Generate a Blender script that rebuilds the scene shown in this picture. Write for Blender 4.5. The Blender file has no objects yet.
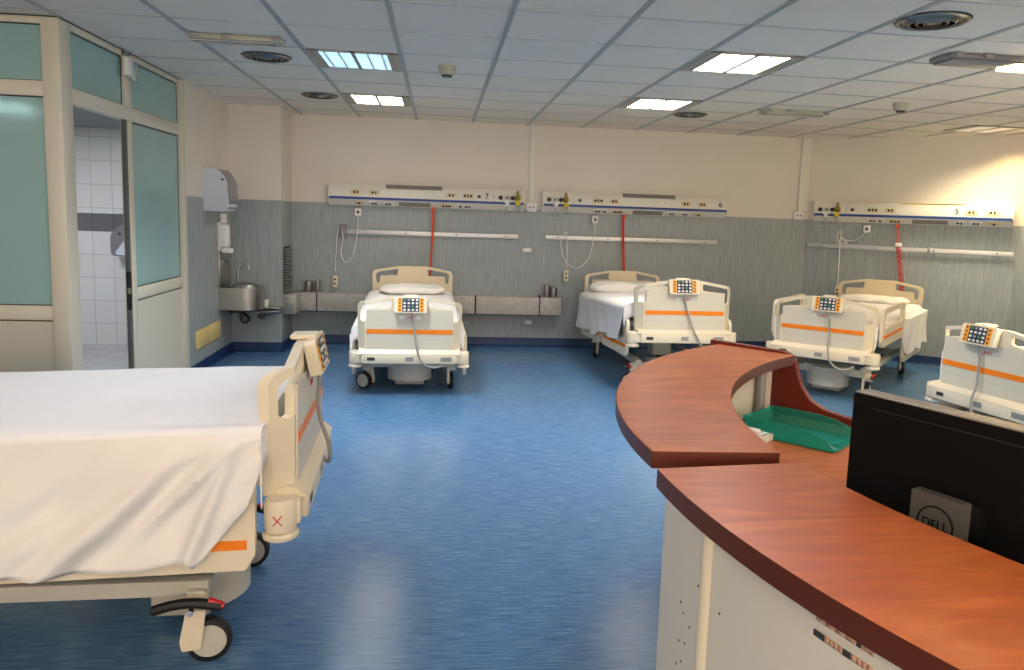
import bpy, bmesh, math, random
from mathutils import Vector, Matrix, noise
from mathutils.geometry import tessellate_polygon
random.seed(4)
S = bpy.context.scene
COL = S.collection
PI = math.pi
def rad(a): return a*PI/180

# ------------------------------------------------------------------ materials
def lin(c):
    return tuple(((v/255)/12.92 if v/255 <= .04045 else ((v/255+.055)/1.055)**2.4) for v in c)
def mat(name, rgb, rough=.5, metal=0., spec=.5, noise_amt=0., noise_scale=20., bump=0., stretch=None, coat=0., emit=None, estr=0., rgb2=None, alpha=None, trans=0., ior=1.45):
    m = bpy.data.materials.new(name); m.use_nodes = True
    nt = m.node_tree; b = nt.nodes['Principled BSDF']
    c = lin(rgb)+(1,)
    b.inputs['Base Color'].default_value = c
    b.inputs['Roughness'].default_value = rough
    b.inputs['Metallic'].default_value = metal
    b.inputs['Specular IOR Level'].default_value = spec
    b.inputs['Coat Weight'].default_value = coat
    b.inputs['Coat Roughness'].default_value = .15
    b.inputs['Transmission Weight'].default_value = trans
    b.inputs['IOR'].default_value = ior
    if emit:
        b.inputs['Emission Color'].default_value = lin(emit)+(1,)
        b.inputs['Emission Strength'].default_value = estr
    if noise_amt or bump or rgb2:
        tc = nt.nodes.new('ShaderNodeTexCoord'); mp = nt.nodes.new('ShaderNodeMapping')
        if stretch: mp.inputs['Scale'].default_value = stretch
        nt.links.new(tc.outputs['Object'], mp.inputs['Vector'])
        n = nt.nodes.new('ShaderNodeTexNoise'); n.inputs['Scale'].default_value = noise_scale; n.inputs['Detail'].default_value = 5
        n.inputs['Roughness'].default_value = .62
        nt.links.new(mp.outputs[0], n.inputs['Vector'])
        if noise_amt or rgb2:
            r = nt.nodes.new('ShaderNodeValToRGB')
            c2 = lin(rgb2) if rgb2 else tuple(v*(1-noise_amt) for v in c[:3])
            r.color_ramp.elements[0].position = .32; r.color_ramp.elements[1].position = .68
            r.color_ramp.elements[0].color = c2+(1,); r.color_ramp.elements[1].color = c
            nt.links.new(n.outputs['Fac'], r.inputs[0]); nt.links.new(r.outputs[0], b.inputs['Base Color'])
        if bump:
            bp = nt.nodes.new('ShaderNodeBump'); bp.inputs['Strength'].default_value = bump; bp.inputs['Distance'].default_value = .01
            nt.links.new(n.outputs['Fac'], bp.inputs['Height']); nt.links.new(bp.outputs[0], b.inputs['Normal'])
    return m

def wall_material():
    # vinyl wainscot below, painted plaster above: two real finishes split at a height
    m = bpy.data.materials.new('wall_finish'); m.use_nodes = True
    nt = m.node_tree; b = nt.nodes['Principled BSDF']
    g = nt.nodes.new('ShaderNodeNewGeometry'); sx = nt.nodes.new('ShaderNodeSeparateXYZ')
    nt.links.new(g.outputs['Position'], sx.inputs[0])
    gt = nt.nodes.new('ShaderNodeMath'); gt.operation = 'GREATER_THAN'; gt.inputs[1].default_value = 1.535
    nt.links.new(sx.outputs['Z'], gt.inputs[0])
    mp = nt.nodes.new('ShaderNodeMapping'); mp.inputs['Scale'].default_value = (1, 1, .1)
    nt.links.new(g.outputs['Position'], mp.inputs['Vector'])
    n = nt.nodes.new('ShaderNodeTexNoise'); n.inputs['Scale'].default_value = 46; n.inputs['Detail'].default_value = 6; n.inputs['Roughness'].default_value = .7
    nt.links.new(mp.outputs[0], n.inputs['Vector'])
    r = nt.nodes.new('ShaderNodeValToRGB')
    r.color_ramp.elements[0].position = .3; r.color_ramp.elements[1].position = .72
    r.color_ramp.elements[0].color = lin((138, 150, 154))+(1,); r.color_ramp.elements[1].color = lin((174, 180, 178))+(1,)
    nt.links.new(n.outputs['Fac'], r.inputs[0])
    n2 = nt.nodes.new('ShaderNodeTexNoise'); n2.inputs['Scale'].default_value = 1.7; n2.inputs['Detail'].default_value = 4
    nt.links.new(g.outputs['Position'], n2.inputs['Vector'])
    r2 = nt.nodes.new('ShaderNodeValToRGB')
    r2.color_ramp.elements[0].color = lin((216, 210, 198))+(1,); r2.color_ramp.elements[1].color = lin((232, 224, 210))+(1,)
    nt.links.new(n2.outputs['Fac'], r2.inputs[0])
    mx = nt.nodes.new('ShaderNodeMix'); mx.data_type = 'RGBA'
    nt.links.new(gt.outputs[0], mx.inputs['Factor']); nt.links.new(r.outputs[0], mx.inputs[6]); nt.links.new(r2.outputs[0], mx.inputs[7])
    nt.links.new(mx.outputs[2], b.inputs['Base Color'])
    rr = nt.nodes.new('ShaderNodeMapRange'); rr.inputs[3].default_value = .42; rr.inputs[4].default_value = .75
    nt.links.new(gt.outputs[0], rr.inputs[0]); nt.links.new(rr.outputs[0], b.inputs['Roughness'])
    b.inputs['Specular IOR Level'].default_value = .35
    return m

def floor_material():
    m = bpy.data.materials.new('streaked_blue_linoleum'); m.use_nodes = True
    nt = m.node_tree; b = nt.nodes['Principled BSDF']
    g = nt.nodes.new('ShaderNodeNewGeometry')
    mp = nt.nodes.new('ShaderNodeMapping'); mp.inputs['Scale'].default_value = (1, 16, 1); mp.inputs['Rotation'].default_value = (0, 0, rad(1.5))
    nt.links.new(g.outputs['Position'], mp.inputs['Vector'])
    n = nt.nodes.new('ShaderNodeTexNoise'); n.inputs['Scale'].default_value = 8.; n.inputs['Detail'].default_value = 8; n.inputs['Roughness'].default_value = .68
    nt.links.new(mp.outputs[0], n.inputs['Vector'])
    r = nt.nodes.new('ShaderNodeValToRGB'); cr = r.color_ramp
    cr.elements[0].position = .28; cr.elements[1].position = .74
    cr.elements[0].color = lin((48, 88, 132))+(1,); cr.elements[1].color = lin((124, 158, 188))+(1,)
    e = cr.elements.new(.5); e.color = lin((76, 118, 160))+(1,)
    nt.links.new(n.outputs['Fac'], r.inputs[0]); nt.links.new(r.outputs[0], b.inputs['Base Color'])
    n2 = nt.nodes.new('ShaderNodeTexNoise'); n2.inputs['Scale'].default_value = 3.; n2.inputs['Detail'].default_value = 6
    mp2 = nt.nodes.new('ShaderNodeMapping'); mp2.inputs['Scale'].default_value = (1, 6, 1)
    nt.links.new(g.outputs['Position'], mp2.inputs['Vector']); nt.links.new(mp2.outputs[0], n2.inputs['Vector'])
    rr = nt.nodes.new('ShaderNodeMapRange'); rr.inputs[3].default_value = .13; rr.inputs[4].default_value = .25
    nt.links.new(n2.outputs['Fac'], rr.inputs[0]); nt.links.new(rr.outputs[0], b.inputs['Roughness'])
    bp = nt.nodes.new('ShaderNodeBump'); bp.inputs['Strength'].default_value = .1; bp.inputs['Distance'].default_value = .004
    nt.links.new(n.outputs['Fac'], bp.inputs['Height']); nt.links.new(bp.outputs[0], b.inputs['Normal'])
    b.inputs['Specular IOR Level'].default_value = .5
    return m

def wood_material():
    m = bpy.data.materials.new('cherry_laminate'); m.use_nodes = True
    nt = m.node_tree; b = nt.nodes['Principled BSDF']
    g = nt.nodes.new('ShaderNodeNewGeometry')
    mp = nt.nodes.new('ShaderNodeMapping'); mp.inputs['Rotation'].default_value = (0, 0, rad(-58)); mp.inputs['Scale'].default_value = (1.0, 4.5, 1.5)
    nt.links.new(g.outputs['Position'], mp.inputs['Vector'])
    n = nt.nodes.new('ShaderNodeTexNoise'); n.inputs['Scale'].default_value = 3.2; n.inputs['Detail'].default_value = 7; n.inputs['Roughness'].default_value = .6; n.inputs['Distortion'].default_value = 1.4
    nt.links.new(mp.outputs[0], n.inputs['Vector'])
    r = nt.nodes.new('ShaderNodeValToRGB'); cr = r.color_ramp
    cr.elements[0].position = .25; cr.elements[1].position = .78
    cr.elements[0].color = lin((150, 72, 34))+(1,); cr.elements[1].color = lin((208, 120, 62))+(1,)
    e = cr.elements.new(.52); e.color = lin((180, 94, 46))+(1,)
    nt.links.new(n.outputs['Fac'], r.inputs[0]); nt.links.new(r.outputs[0], b.inputs['Base Color'])
    b.inputs['Roughness'].default_value = .3; b.inputs['Specular IOR Level'].default_value = .45
    return m

def brick_material(name, tile, w, h, rgb, grout, axis, band=None, rough=.25, rot=0, origin=(0, 0)):
    m = bpy.data.materials.new(name); m.use_nodes = True
    nt = m.node_tree; b = nt.nodes['Principled BSDF']
    g = nt.nodes.new('ShaderNodeNewGeometry'); sx = nt.nodes.new('ShaderNodeSeparateXYZ'); cx = nt.nodes.new('ShaderNodeCombineXYZ')
    nt.links.new(g.outputs['Position'], sx.inputs[0])
    nt.links.new(sx.outputs[axis[0]], cx.inputs[0]); nt.links.new(sx.outputs[axis[1]], cx.inputs[1])
    mp = nt.nodes.new('ShaderNodeMapping'); mp.inputs['Rotation'].default_value = (0, 0, rot); mp.inputs['Location'].default_value = (origin[0], origin[1], 0)
    nt.links.new(cx.outputs[0], mp.inputs['Vector'])
    t = nt.nodes.new('ShaderNodeTexBrick'); t.offset = 0; t.inputs['Scale'].default_value = 1
    t.inputs['Brick Width'].default_value = w; t.inputs['Row Height'].default_value = h; t.inputs['Mortar Size'].default_value = .0035
    t.inputs['Color1'].default_value = lin(rgb)+(1,); t.inputs['Color2'].default_value = lin(tuple(v*.97 for v in rgb))+(1,); t.inputs['Mortar'].default_value = lin(grout)+(1,)
    nt.links.new(mp.outputs[0], t.inputs['Vector'])
    out = t.outputs['Color']
    if band:
        lo, hi, rgbb = band
        a = nt.nodes.new('ShaderNodeMath'); a.operation = 'COMPARE'; a.inputs[1].default_value = (lo+hi)/2; a.inputs[2].default_value = (hi-lo)/2
        nt.links.new(sx.outputs['Z'], a.inputs[0])
        mx = nt.nodes.new('ShaderNodeMix'); mx.data_type = 'RGBA'; mx.blend_type = 'MULTIPLY'
        nt.links.new(a.outputs[0], mx.inputs['Factor']); nt.links.new(out, mx.inputs[6]); mx.inputs[7].default_value = lin(rgbb)+(1,)
        out = mx.outputs[2]
    nt.links.new(out, b.inputs['Base Color']); b.inputs['Roughness'].default_value = rough
    return m

def diffuser_material(name, rgb, strength, cells=(4, 4)):
    # prismatic acrylic lamp diffuser, lit from behind
    m = bpy.data.materials.new(name); m.use_nodes = True
    nt = m.node_tree; b = nt.nodes['Principled BSDF']
    b.inputs['Base Color'].default_value = (.8, .8, .8, 1); b.inputs['Roughness'].default_value = .4
    tc = nt.nodes.new('ShaderNodeTexCoord')
    t = nt.nodes.new('ShaderNodeTexBrick'); t.offset = 0; t.inputs['Scale'].default_value = 1
    t.inputs['Brick Width'].default_value = .09; t.inputs['Row Height'].default_value = .13; t.inputs['Mortar Size'].default_value = .008
    t.inputs['Color1'].default_value = lin(rgb)+(1,); t.inputs['Color2'].default_value = tuple(v*.78 for v in lin(rgb))+(1,)
    t.inputs['Mortar'].default_value = tuple(v*.06 for v in lin(rgb))+(1,)
    nt.links.new(tc.outputs['Object'], t.inputs['Vector']); nt.links.new(t.outputs['Color'], b.inputs['Emission Color'])
    b.inputs['Emission Strength'].default_value = strength
    return m

M = {}
M['wall'] = wall_material()
M['floor'] = floor_material()
M['cove'] = mat('dark_blue_cove', (22, 58, 104), .4, noise_amt=.25, noise_scale=6)
M['ceiling'] = mat('mineral_ceiling_tile', (232, 224, 210), .9, spec=.2, noise_amt=.05, noise_scale=60)
M['grid'] = mat('ceiling_grid_metal', (176, 178, 172), .5)
M['alu'] = mat('ivory_aluminium', (212, 207, 186), .42)
M['alu_panel'] = mat('ivory_infill_panel', (206, 202, 184), .5)
M['gasket'] = mat('dark_gasket', (36, 40, 40), .6)
M['bed'] = mat('ivory_bed_plastic', (222, 211, 186), .38)
M['bed_warm'] = mat('warm_ivory_plastic', (222, 206, 174), .4)
M['bed_panel'] = mat('pale_grey_bed_panel', (208, 202, 184), .42)
M['bed_metal'] = mat('light_grey_painted_steel', (190, 188, 176), .4)
M['orange'] = mat('orange_stripe', (240, 130, 16), .4)
M['black'] = mat('black_rubber', (22, 22, 24), .55)
M['dark'] = mat('dark_grey_plastic', (54, 54, 56), .5)
M['red'] = mat('red_plastic', (196, 30, 30), .4)
M['grey'] = mat('grey_cable', (150, 150, 146), .45)
M['keypad'] = mat('navy_keypad', (36, 44, 70), .4)
M['key_white'] = mat('white_key', (225, 225, 220), .4)
M['key_green'] = mat('green_key', (60, 140, 90), .4)
M['amber'] = mat('amber_keypad', (236, 160, 40), .4)
M['sheet'] = mat('white_cotton_sheet', (234, 232, 229), .85, spec=.2, bump=.35, noise_scale=11)
M['pillow'] = mat('white_cotton_pillowcase', (236, 232, 224), .85, spec=.2, bump=.1, noise_scale=9)
M['mattress'] = mat('blue_mattress_cover', (70, 110, 160), .5)
M['steel'] = mat('brushed_stainless_steel', (178, 176, 170), .3, metal=1.)
M['chrome'] = mat('chrome', (220, 220, 220), .12, metal=1.)
M['rail'] = mat('anodised_aluminium', (208, 208, 206), .38, metal=.6)
M['white'] = mat('white_plastic', (232, 231, 226), .35)
M['dispenser'] = mat('pale_blue_white_plastic', (206, 212, 224), .3)
M['smoke'] = mat('smoked_grey_plastic', (128, 126, 128), .25)
M['unit'] = mat('white_enamel_headwall', (226, 224, 212), .35)
M['unit_grey'] = mat('headwall_vent_grey', (140, 138, 132), .55)
M['unit_lens'] = mat('cream_lamp_lens', (232, 222, 190), .4)
M['plate'] = mat('cream_socket_plate', (224, 208, 166), .4)
M['blue'] = mat('navy_blue_strip', (24, 66, 140), .4)
M['yellow'] = mat('yellow_plastic', (226, 200, 30), .4)
M['olive'] = mat('olive_yellow_valve', (136, 124, 36), .4)
M['clear'] = mat('clear_plastic', (232, 236, 238), .08, trans=.85)
M['cable_orange'] = mat('orange_red_cable', (222, 82, 40), .45)
M['cable_red'] = mat('red_cable', (206, 40, 30), .45)
M['trunk'] = mat('speckled_grey_laminate', (196, 192, 184), .45, rgb2=(176, 172, 164), noise_scale=18)
M['cover_yellow'] = mat('yellowed_cover_plate', (226, 200, 132), .5)
M['wood'] = wood_material()
M['wood_edge'] = mat('dark_edge_banding', (86, 36, 18), .4)
M['wood_shaded'] = mat('shaded_cherry_laminate', (112, 38, 24), .4, rgb2=(90, 28, 18), noise_scale=5, stretch=(1, 1, .15))  # unlit tone of the end panel put into a darker cherry colour
M['counter'] = mat('off_white_counter_panel', (218, 214, 202), .45)
M['seam'] = mat('pale_beige_seam_post', (222, 212, 188), .45)
M['screen'] = mat('black_monitor_casing', (12, 12, 13), .6, spec=.15)
M['bezel'] = mat('silver_grey_monitor_edge', (150, 142, 130), .4)
M['stand'] = mat('dark_silver_monitor_stand', (112, 110, 106), .35, metal=.55)
M['teal'] = mat('clear_teal_acrylic', (84, 210, 194), .05, trans=.8, ior=1.2)
M['tape'] = mat('old_tape_residue', (206, 160, 132), .5)
M['glass'] = mat('frosted_green_glass', (164, 202, 198), .16, spec=.5, trans=.18, noise_amt=.06, noise_scale=3)
M['jamb'] = mat('dark_grey_door_jamb', (92, 96, 94), .5)
M['grille'] = mat('grey_metal_grille', (150, 152, 148), .45, metal=.4)
M['det'] = mat('ivory_detector_plastic', (182, 182, 160), .45)
M['diff'] = mat('grey_metal_diffuser', (120, 118, 112), .25, metal=.8)
M['diff_dark'] = mat('dark_duct_throat', (40, 40, 40), .6)
M['troffer'] = mat('troffer_housing', (166, 160, 146), .4, metal=.2)
M['warm_lamp'] = diffuser_material('warm_white_diffuser', (255, 240, 226), 5.)
M['cool_lamp'] = diffuser_material('cool_white_diffuser', (158, 208, 250), .75)
M['amber_lamp'] = diffuser_material('warm_yellow_diffuser', (255, 222, 150), 7.)
M['dim_lamp'] = diffuser_material('dim_warm_louvre', (236, 206, 160), .22)
M['glow'] = mat('glowing_warm_tube', (255, 230, 180), .4, emit=(255, 214, 140), estr=22.)
M['fill_lamp'] = diffuser_material('neutral_white_diffuser', (238, 242, 255), 14.)
M['warm_fill_lamp'] = diffuser_material('warm_neutral_diffuser', (255, 230, 196), 15.)
M['fill_window'] = mat('added_window_glow', (200, 200, 200), .4, emit=(255, 230, 206), estr=2.3)  # glow of the added pane behind the camera
M['bath_lamp'] = diffuser_material('daylight_diffuser', (246, 248, 255), 30.)
M['tiles'] = brick_material('white_wall_tiles', .2, .2, .235, (226, 226, 224), (184, 186, 188), ('X', 'Z'), (1.165, 1.345, (128, 124, 130)), origin=(.02, .01))
M['tiles_floor'] = brick_material('grey_floor_tiles', .3, .3, .3, (172, 172, 176), (116, 116, 122), ('X', 'Y'), rot=rad(20))
M['bath_paint'] = mat('grey_bathroom_paint', (140, 146, 146), .7)

# ------------------------------------------------------------------ mesh helpers
class MB:
    def __init__(s): s.bm = bmesh.new(); s.mats = []; s.cur = 0; s.X = Matrix.Identity(4)
    def m(s, name):
        if name not in s.mats: s.mats.append(name)
        s.cur = s.mats.index(name); return s
    def xf(s, mtx=None): s.X = mtx or Matrix.Identity(4); return s
    def v(s, p): return s.bm.verts.new(s.X @ Vector(p))
    def f(s, vs):
        try:
            f = s.bm.faces.new(vs); f.material_index = s.cur; return f
        except ValueError: return None
    def box(s, x0, x1, y0, y1, z0, z1, bev=0.):
        t = bmesh.new(); bmesh.ops.create_cube(t, size=1)
        for v in t.verts: v.co = Vector(((x0+x1)/2+v.co.x*(x1-x0), (y0+y1)/2+v.co.y*(y1-y0), (z0+z1)/2+v.co.z*(z1-z0)))
        if bev: bmesh.ops.bevel(t, geom=t.edges[:], offset=bev, segments=2, profile=.5, affect='EDGES')
        s.merge(t); return s
    def merge(s, t):
        mp = {}
        for v in t.verts: mp[v] = s.v(v.co)
        for f in t.faces: s.f([mp[v] for v in f.verts])
        t.free()
    def prism(s, poly, d0, d1, fn, holes=(), side=None):
        # poly in 2d, extruded between d0 and d1; fn(a, b, d) -> 3d
        loops = [poly]+list(holes)
        tris = tessellate_polygon([[Vector((a, b, 0)) for a, b in l] for l in loops])
        flat = [p for l in loops for p in l]
        A = [s.v(fn(a, b, d0)) for a, b in flat]; B = [s.v(fn(a, b, d1)) for a, b in flat]
        for t in tris:
            s.f([A[i] for i in t]); s.f([B[i] for i in reversed(t)])
        o = 0; keep = s.cur
        if side: s.m(side)
        for l in loops:
            n = len(l)
            for i in range(n):
                j = (i+1) % n; s.f([A[o+i], A[o+j], B[o+j], B[o+i]])
            o += n
        s.cur = keep
        return s
    def tube(s, pts, r, n=8, cap=True):
        pts = [Vector(p) for p in pts]; rings = []
        up = Vector((0, 0, 1)); prev = None
        for i, p in enumerate(pts):
            d = (pts[min(i+1, len(pts)-1)]-pts[max(i-1, 0)]).normalized()
            if prev is None:
                a = up if abs(d.dot(up)) < .9 else Vector((1, 0, 0))
                u = d.cross(a).normalized()
            else:
                u = (prev-d*prev.dot(d)).normalized()
            prev = u; w = d.cross(u)
            rr = r[i] if isinstance(r, (list, tuple)) else r
            rings.append([s.v(p+u*math.cos(2*PI*k/n)*rr+w*math.sin(2*PI*k/n)*rr) for k in range(n)])
        for a, b in zip(rings, rings[1:]):
            for k in range(n): s.f([a[k], a[(k+1) % n], b[(k+1) % n], b[k]])
        if cap: s.f(rings[0][::-1]); s.f(rings[-1])
        return s
    def cyl(s, p, q, r, n=20): return s.tube([p, q], r, n)
    def lathe(s, prof, c=(0, 0, 0), n=28, axis='Z', cap=True):
        rings = []
        for r, h in prof:
            ring = []
            for k in range(n):
                a = 2*PI*k/n; x, y = r*math.cos(a), r*math.sin(a)
                p = {'Z': (x, y, h), 'X': (h, x, y), 'Y': (x, h, y)}[axis]
                ring.append(s.v((c[0]+p[0], c[1]+p[1], c[2]+p[2])))
            rings.append(ring)
        for a, b in zip(rings, rings[1:]):
            for k in range(n): s.f([a[k], a[(k+1) % n], b[(k+1) % n], b[k]])
        if cap: s.f(rings[0][::-1]); s.f(rings[-1])
        return s
    def build(s, name, parent=None, loc=None, warp=None, smooth=35, bevel=0, solid=0, sub=0):
        bm = s.bm
        if warp:
            for v in bm.verts: v.co = Vector(warp(v.co))
        bmesh.ops.recalc_face_normals(bm, faces=bm.faces)
        me = bpy.data.meshes.new(name); bm.to_mesh(me); bm.free()
        for k in s.mats: me.materials.append(M[k])
        for p in me.polygons: p.use_smooth = True
        me.set_sharp_from_angle(angle=rad(smooth))
        o = bpy.data.objects.new(name, me); COL.objects.link(o)
        if parent: o.parent = parent
        if loc: o.location = loc
        if solid:
            d = o.modifiers.new('solid', 'SOLIDIFY'); d.thickness = solid; d.offset = 0
        if bevel:
            d = o.modifiers.new('bevel', 'BEVEL'); d.width = bevel; d.segments = 2; d.limit_method = 'ANGLE'; d.angle_limit = rad(40)
        if sub:
            d = o.modifiers.new('sub', 'SUBSURF'); d.levels = sub; d.render_levels = sub
        return o

def fillet(poly, rs, n=5):
    out = []; N = len(poly)
    for i, p in enumerate(poly):
        r = rs[i] if isinstance(rs, (list, tuple)) else rs
        P = Vector(p); a = Vector(poly[i-1])-P; b = Vector(poly[(i+1) % N])-P
        if r <= 0: out.append(tuple(P)); continue
        la, lb = a.length, b.length; a.normalize(); b.normalize()
        ang = a.angle(b) if la and lb else PI
        if ang > PI-.05: out.append(tuple(P)); continue
        t = min(r/math.tan(ang/2), la*.48, lb*.48)
        p0, p1 = P+a*t, P+b*t
        for k in range(n+1):
            u = k/n
            q = p0*(1-u)**2+P*2*u*(1-u)+p1*u*u
            out.append((q.x, q.y))
    return out
def smooth_path(pts, k=6):
    P = [Vector(p) for p in pts]; out = []
    for i in range(len(P)-1):
        p0 = P[max(i-1, 0)]; p1 = P[i]; p2 = P[i+1]; p3 = P[min(i+2, len(P)-1)]
        for j in range(k):
            t = j/k
            out.append(.5*((2*p1)+(p2-p0)*t+(2*p0-5*p1+4*p2-p3)*t*t+(-p0+3*p1-3*p2+p3)*t**3))
    out.append(P[-1]); return out
def text_mesh(name, txt, size, material, mtx, parent, depth=.0008, bold=False):
    cu = bpy.data.curves.new(name, 'FONT'); cu.body = txt; cu.size = size; cu.align_x = 'CENTER'; cu.align_y = 'CENTER'; cu.extrude = depth
    if bold: cu.offset = size*.012
    t = bpy.data.objects.new('tmp_text', cu); COL.objects.link(t)
    dg = bpy.context.evaluated_depsgraph_get(); dg.update()
    me = bpy.data.meshes.new_from_object(t.evaluated_get(dg)); me.name = name
    COL.objects.unlink(t); bpy.data.objects.remove(t)
    me.transform(mtx); me.materials.clear(); me.materials.append(M[material])
    o = bpy.data.objects.new(name, me); COL.objects.link(o)
    if parent: o.parent = parent
    return o
def thing(name, label, cat, loc=(0, 0, 0), rotz=0, group=None):
    o = bpy.data.objects.new(name, None); COL.objects.link(o); o.empty_display_size = .1
    o.location = loc; o.rotation_euler = (0, 0, rotz); o['label'] = label; o['category'] = cat
    if group: o['group'] = group
    return o
def tag(o, label, cat, group=None, kind=None):
    o['label'] = label; o['category'] = cat
    if group: o['group'] = group
    if kind: o['kind'] = kind
    return o
def struct(o, label=None):
    o['kind'] = 'structure'
    if label: o['label'] = label
    return o
def dup(root, loc, rotz, label, group=None):
    r = root.copy(); COL.objects.link(r); r.location = loc; r.rotation_euler = (0, 0, rotz); r['label'] = label
    if group: r['group'] = group
    for ch in list(root.children):
        c = ch.copy(); COL.objects.link(c); c.parent = r
        for g in ch.children:
            d = g.copy(); COL.objects.link(d); d.parent = c
    return r
FRONT = Matrix.Rotation(PI/2, 4, 'X')          # text in local xz plane, readable from -y
def facing(x, y, z): return Matrix.Translation((x, y, z)) @ FRONT
def xz(y_sign=1): return lambda a, b, d: (a, d, b)

H = 2.455
ANG = rad(38)
CX = 3.9                                       # corner where the far wall bends
def on_right(u, off=0.):                       # point on the angled wall
    return (CX+u*math.cos(ANG)-off*math.sin(ANG), -u*math.sin(ANG)-off*math.cos(ANG))
R2 = on_right(2.09)
A3 = rad(80)
R3 = (R2[0]+3.0*math.cos(A3), R2[1]-3.0*math.sin(A3))

# ------------------------------------------------------------------ the setting
b = MB().m('floor'); b.box(-5.2, 7.6, -11.6, .25, -.06, 0); struct(b.build('floor'), 'streaked blue linoleum floor')
b = MB().m('ceiling'); b.box(-2.46, 7.6, -11.6, .25, H, H+.06); b.box(-5.2, -2.46, -11.6, -3.98, H, H+.06)
struct(b.build('ceiling'), 'suspended ceiling of pale mineral tiles')
ROW0, RD = -.484, .6145
b = MB().m('grid')
for i in range(-8, 13):
    x = .6*i
    y1 = .0 if i >= -3 else -4.02
    b.box(x-.0145, x-.003, -11.5, y1, H-.006, H); b.box(x+.003, x+.0145, -11.5, y1, H-.006, H); b.box(x-.003, x+.003, -11.5, y1, H-.002, H)
for j in range(0, 18):
    y = ROW0-RD*j
    b.box(-2.4 if j < 6 else -5.1, 7.5, y-.006, y+.006, H-.004, H)
struct(b.build('trim_1'), 'grey metal grid of the suspended ceiling')
def wall(name, p, q, z0=0, z1=H, th=.12, side=1, m='wall', label=None):
    # vertical slab from p to q, thickness away from the room (left normal * side)
    p = Vector(p); q = Vector(q); d = (q-p).normalized(); n = Vector((-d.y, d.x))*side*th
    b = MB().m(m); b.prism([tuple(p), tuple(q), tuple(q+n), tuple(p+n)], z0, z1, lambda a, c, z: (a, c, z))
    return struct(b.build(name), label)
wall('wall_back', (-2.53, 0), (CX+.04, 0), label='far wall, cream paint over grey vinyl wainscot')
wall('wall_right', (CX, 0), R2, label='angled wall behind bed number five')
wall('wall_right_far', R2, R3, label='wall continuing beyond the frame')
wall('wall_right_near', R3, (R3[0], -11.5))
wall('wall_behind', (R3[0], -11.5), (-5.0, -11.5))
wall('wall_left_near', (-5.0, -11.5), (-5.0, -3.98))
b = MB().m('wall'); b.box(-2.46, -2.41, -1.96, 0, 0, H); struct(b.build('wall_left'), 'short left wall with the wash basin')
b = MB().m('wall'); b.box(-2.41, -1.915, -.56, 0, 0, H); struct(b.build('wall_column'), 'boxed column in the corner')
# coved skirting
def cove(name, pts):
    b = MB().m('cove')
    for p, q in zip(pts, pts[1:]):
        p = Vector(p); q = Vector(q); d = (q-p).normalized(); n = Vector((d.y, -d.x))
        prof = [(0, .095), (.006, .095), (.008, .03), (.014, .012), (.03, .002), (0, .002)]
        b.prism(prof, 0, (q-p).length, lambda a, c, t, p=p, d=d, n=n: (p.x+d.x*t+n.x*a, p.y+d.y*t+n.y*a, c))
    return struct(b.build(name), 'dark blue coved skirting')
cove('baseboard_back', [(-1.915, 0), (CX, 0)])
cove('baseboard_right', [(CX, 0), R2, R3])
cove('baseboard_left', [(-2.41, -1.94), (-2.41, -.56)])
cove('baseboard_column', [(-2.41, -.56), (-1.915, -.56), (-1.915, 0)])

# ---- glazed bathroom partition
PX = -2.41
Z1, Z2, Z3, Z4, Z5 = .80, .88, 2.01, 2.10, 2.415
b = MB().m('alu')
YF = -4.02
# corner post and frame members, angled side (faces the ward)
b.box(PX-.095, PX+.005, YF-.012, YF+.13, 0, H-.004, .012)
b.box(PX-.06, PX, YF+.12, -1.96, Z5, H-.004, .004)
b.box(PX-.06, PX, YF+.12, -1.96, Z3, Z4, .004)
b.box(PX-.05, PX, -3.10, -3.02, 0, Z3+.01, .004)
b.box(PX-.06, PX, -3.125, -3.02, Z4-.01, Z5+.01, .004)
b.box(PX-.06, PX+.012, -2.03, -1.94, 0, H-.004, .006)
b.box(PX-.055, PX-.003, -3.02, -2.03, Z1, Z2, .004)
b.box(PX-.055, PX-.003, -3.02, -2.03, 0, .08, .004)
# front side, facing the camera
for z0, z1 in ((Z5, H-.004), (Z3+.02, Z4+.012), (Z1-.01, Z2-.01), (0, .08)):
    b.box(-3.9, PX-.09, YF, YF+.06, z0, z1, .004)
b.box(-3.95, -3.85, YF-.005, YF+.065, 0, H-.004, .006)
b.m('gasket').box(-3.9, PX+.004, YF-.013, YF, H-.0038, H-.001); b.box(PX-.01, PX+.006, YF, -1.94, H-.0038, H-.001)
struct(b.build('wall_partition'), 'ivory aluminium frame of the bathroom partition')
b = MB().m('alu_panel'); b.box(PX-.045, PX-.012, -3.02, -2.03, .07, Z1+.01); b.box(-3.9, PX-.09, YF+.014, YF+.045, .07, Z1)
b.m('gasket')
for z in (.785,):
    b.box(PX-.013, PX-.0105, -3.015, -2.035, z, z+.006); b.box(-3.88, PX-.095, YF+.012, YF+.0145, z-.006, z)
b.box(-2.512, -2.506, YF+.012, YF+.0145, .07, Z1-.015)
struct(b.build('trim_2'), 'plain ivory lower infill panels')
wins = [('window_1', (-3.86, PX-.09, YF+.02, YF+.03, Z4+.01, Z5)), ('window_2', (-3.86, PX-.09, YF+.02, YF+.03, Z2-.012, Z3+.02)),
        ('window_3', (PX-.035, PX-.025, YF+.12, -3.12, Z4, Z5)), ('window_4', (PX-.035, PX-.025, -3.03, -2.02, Z4, Z5)), ('window_5', (PX-.035, PX-.025, -3.03, -2.02, Z2, Z3))]
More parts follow.
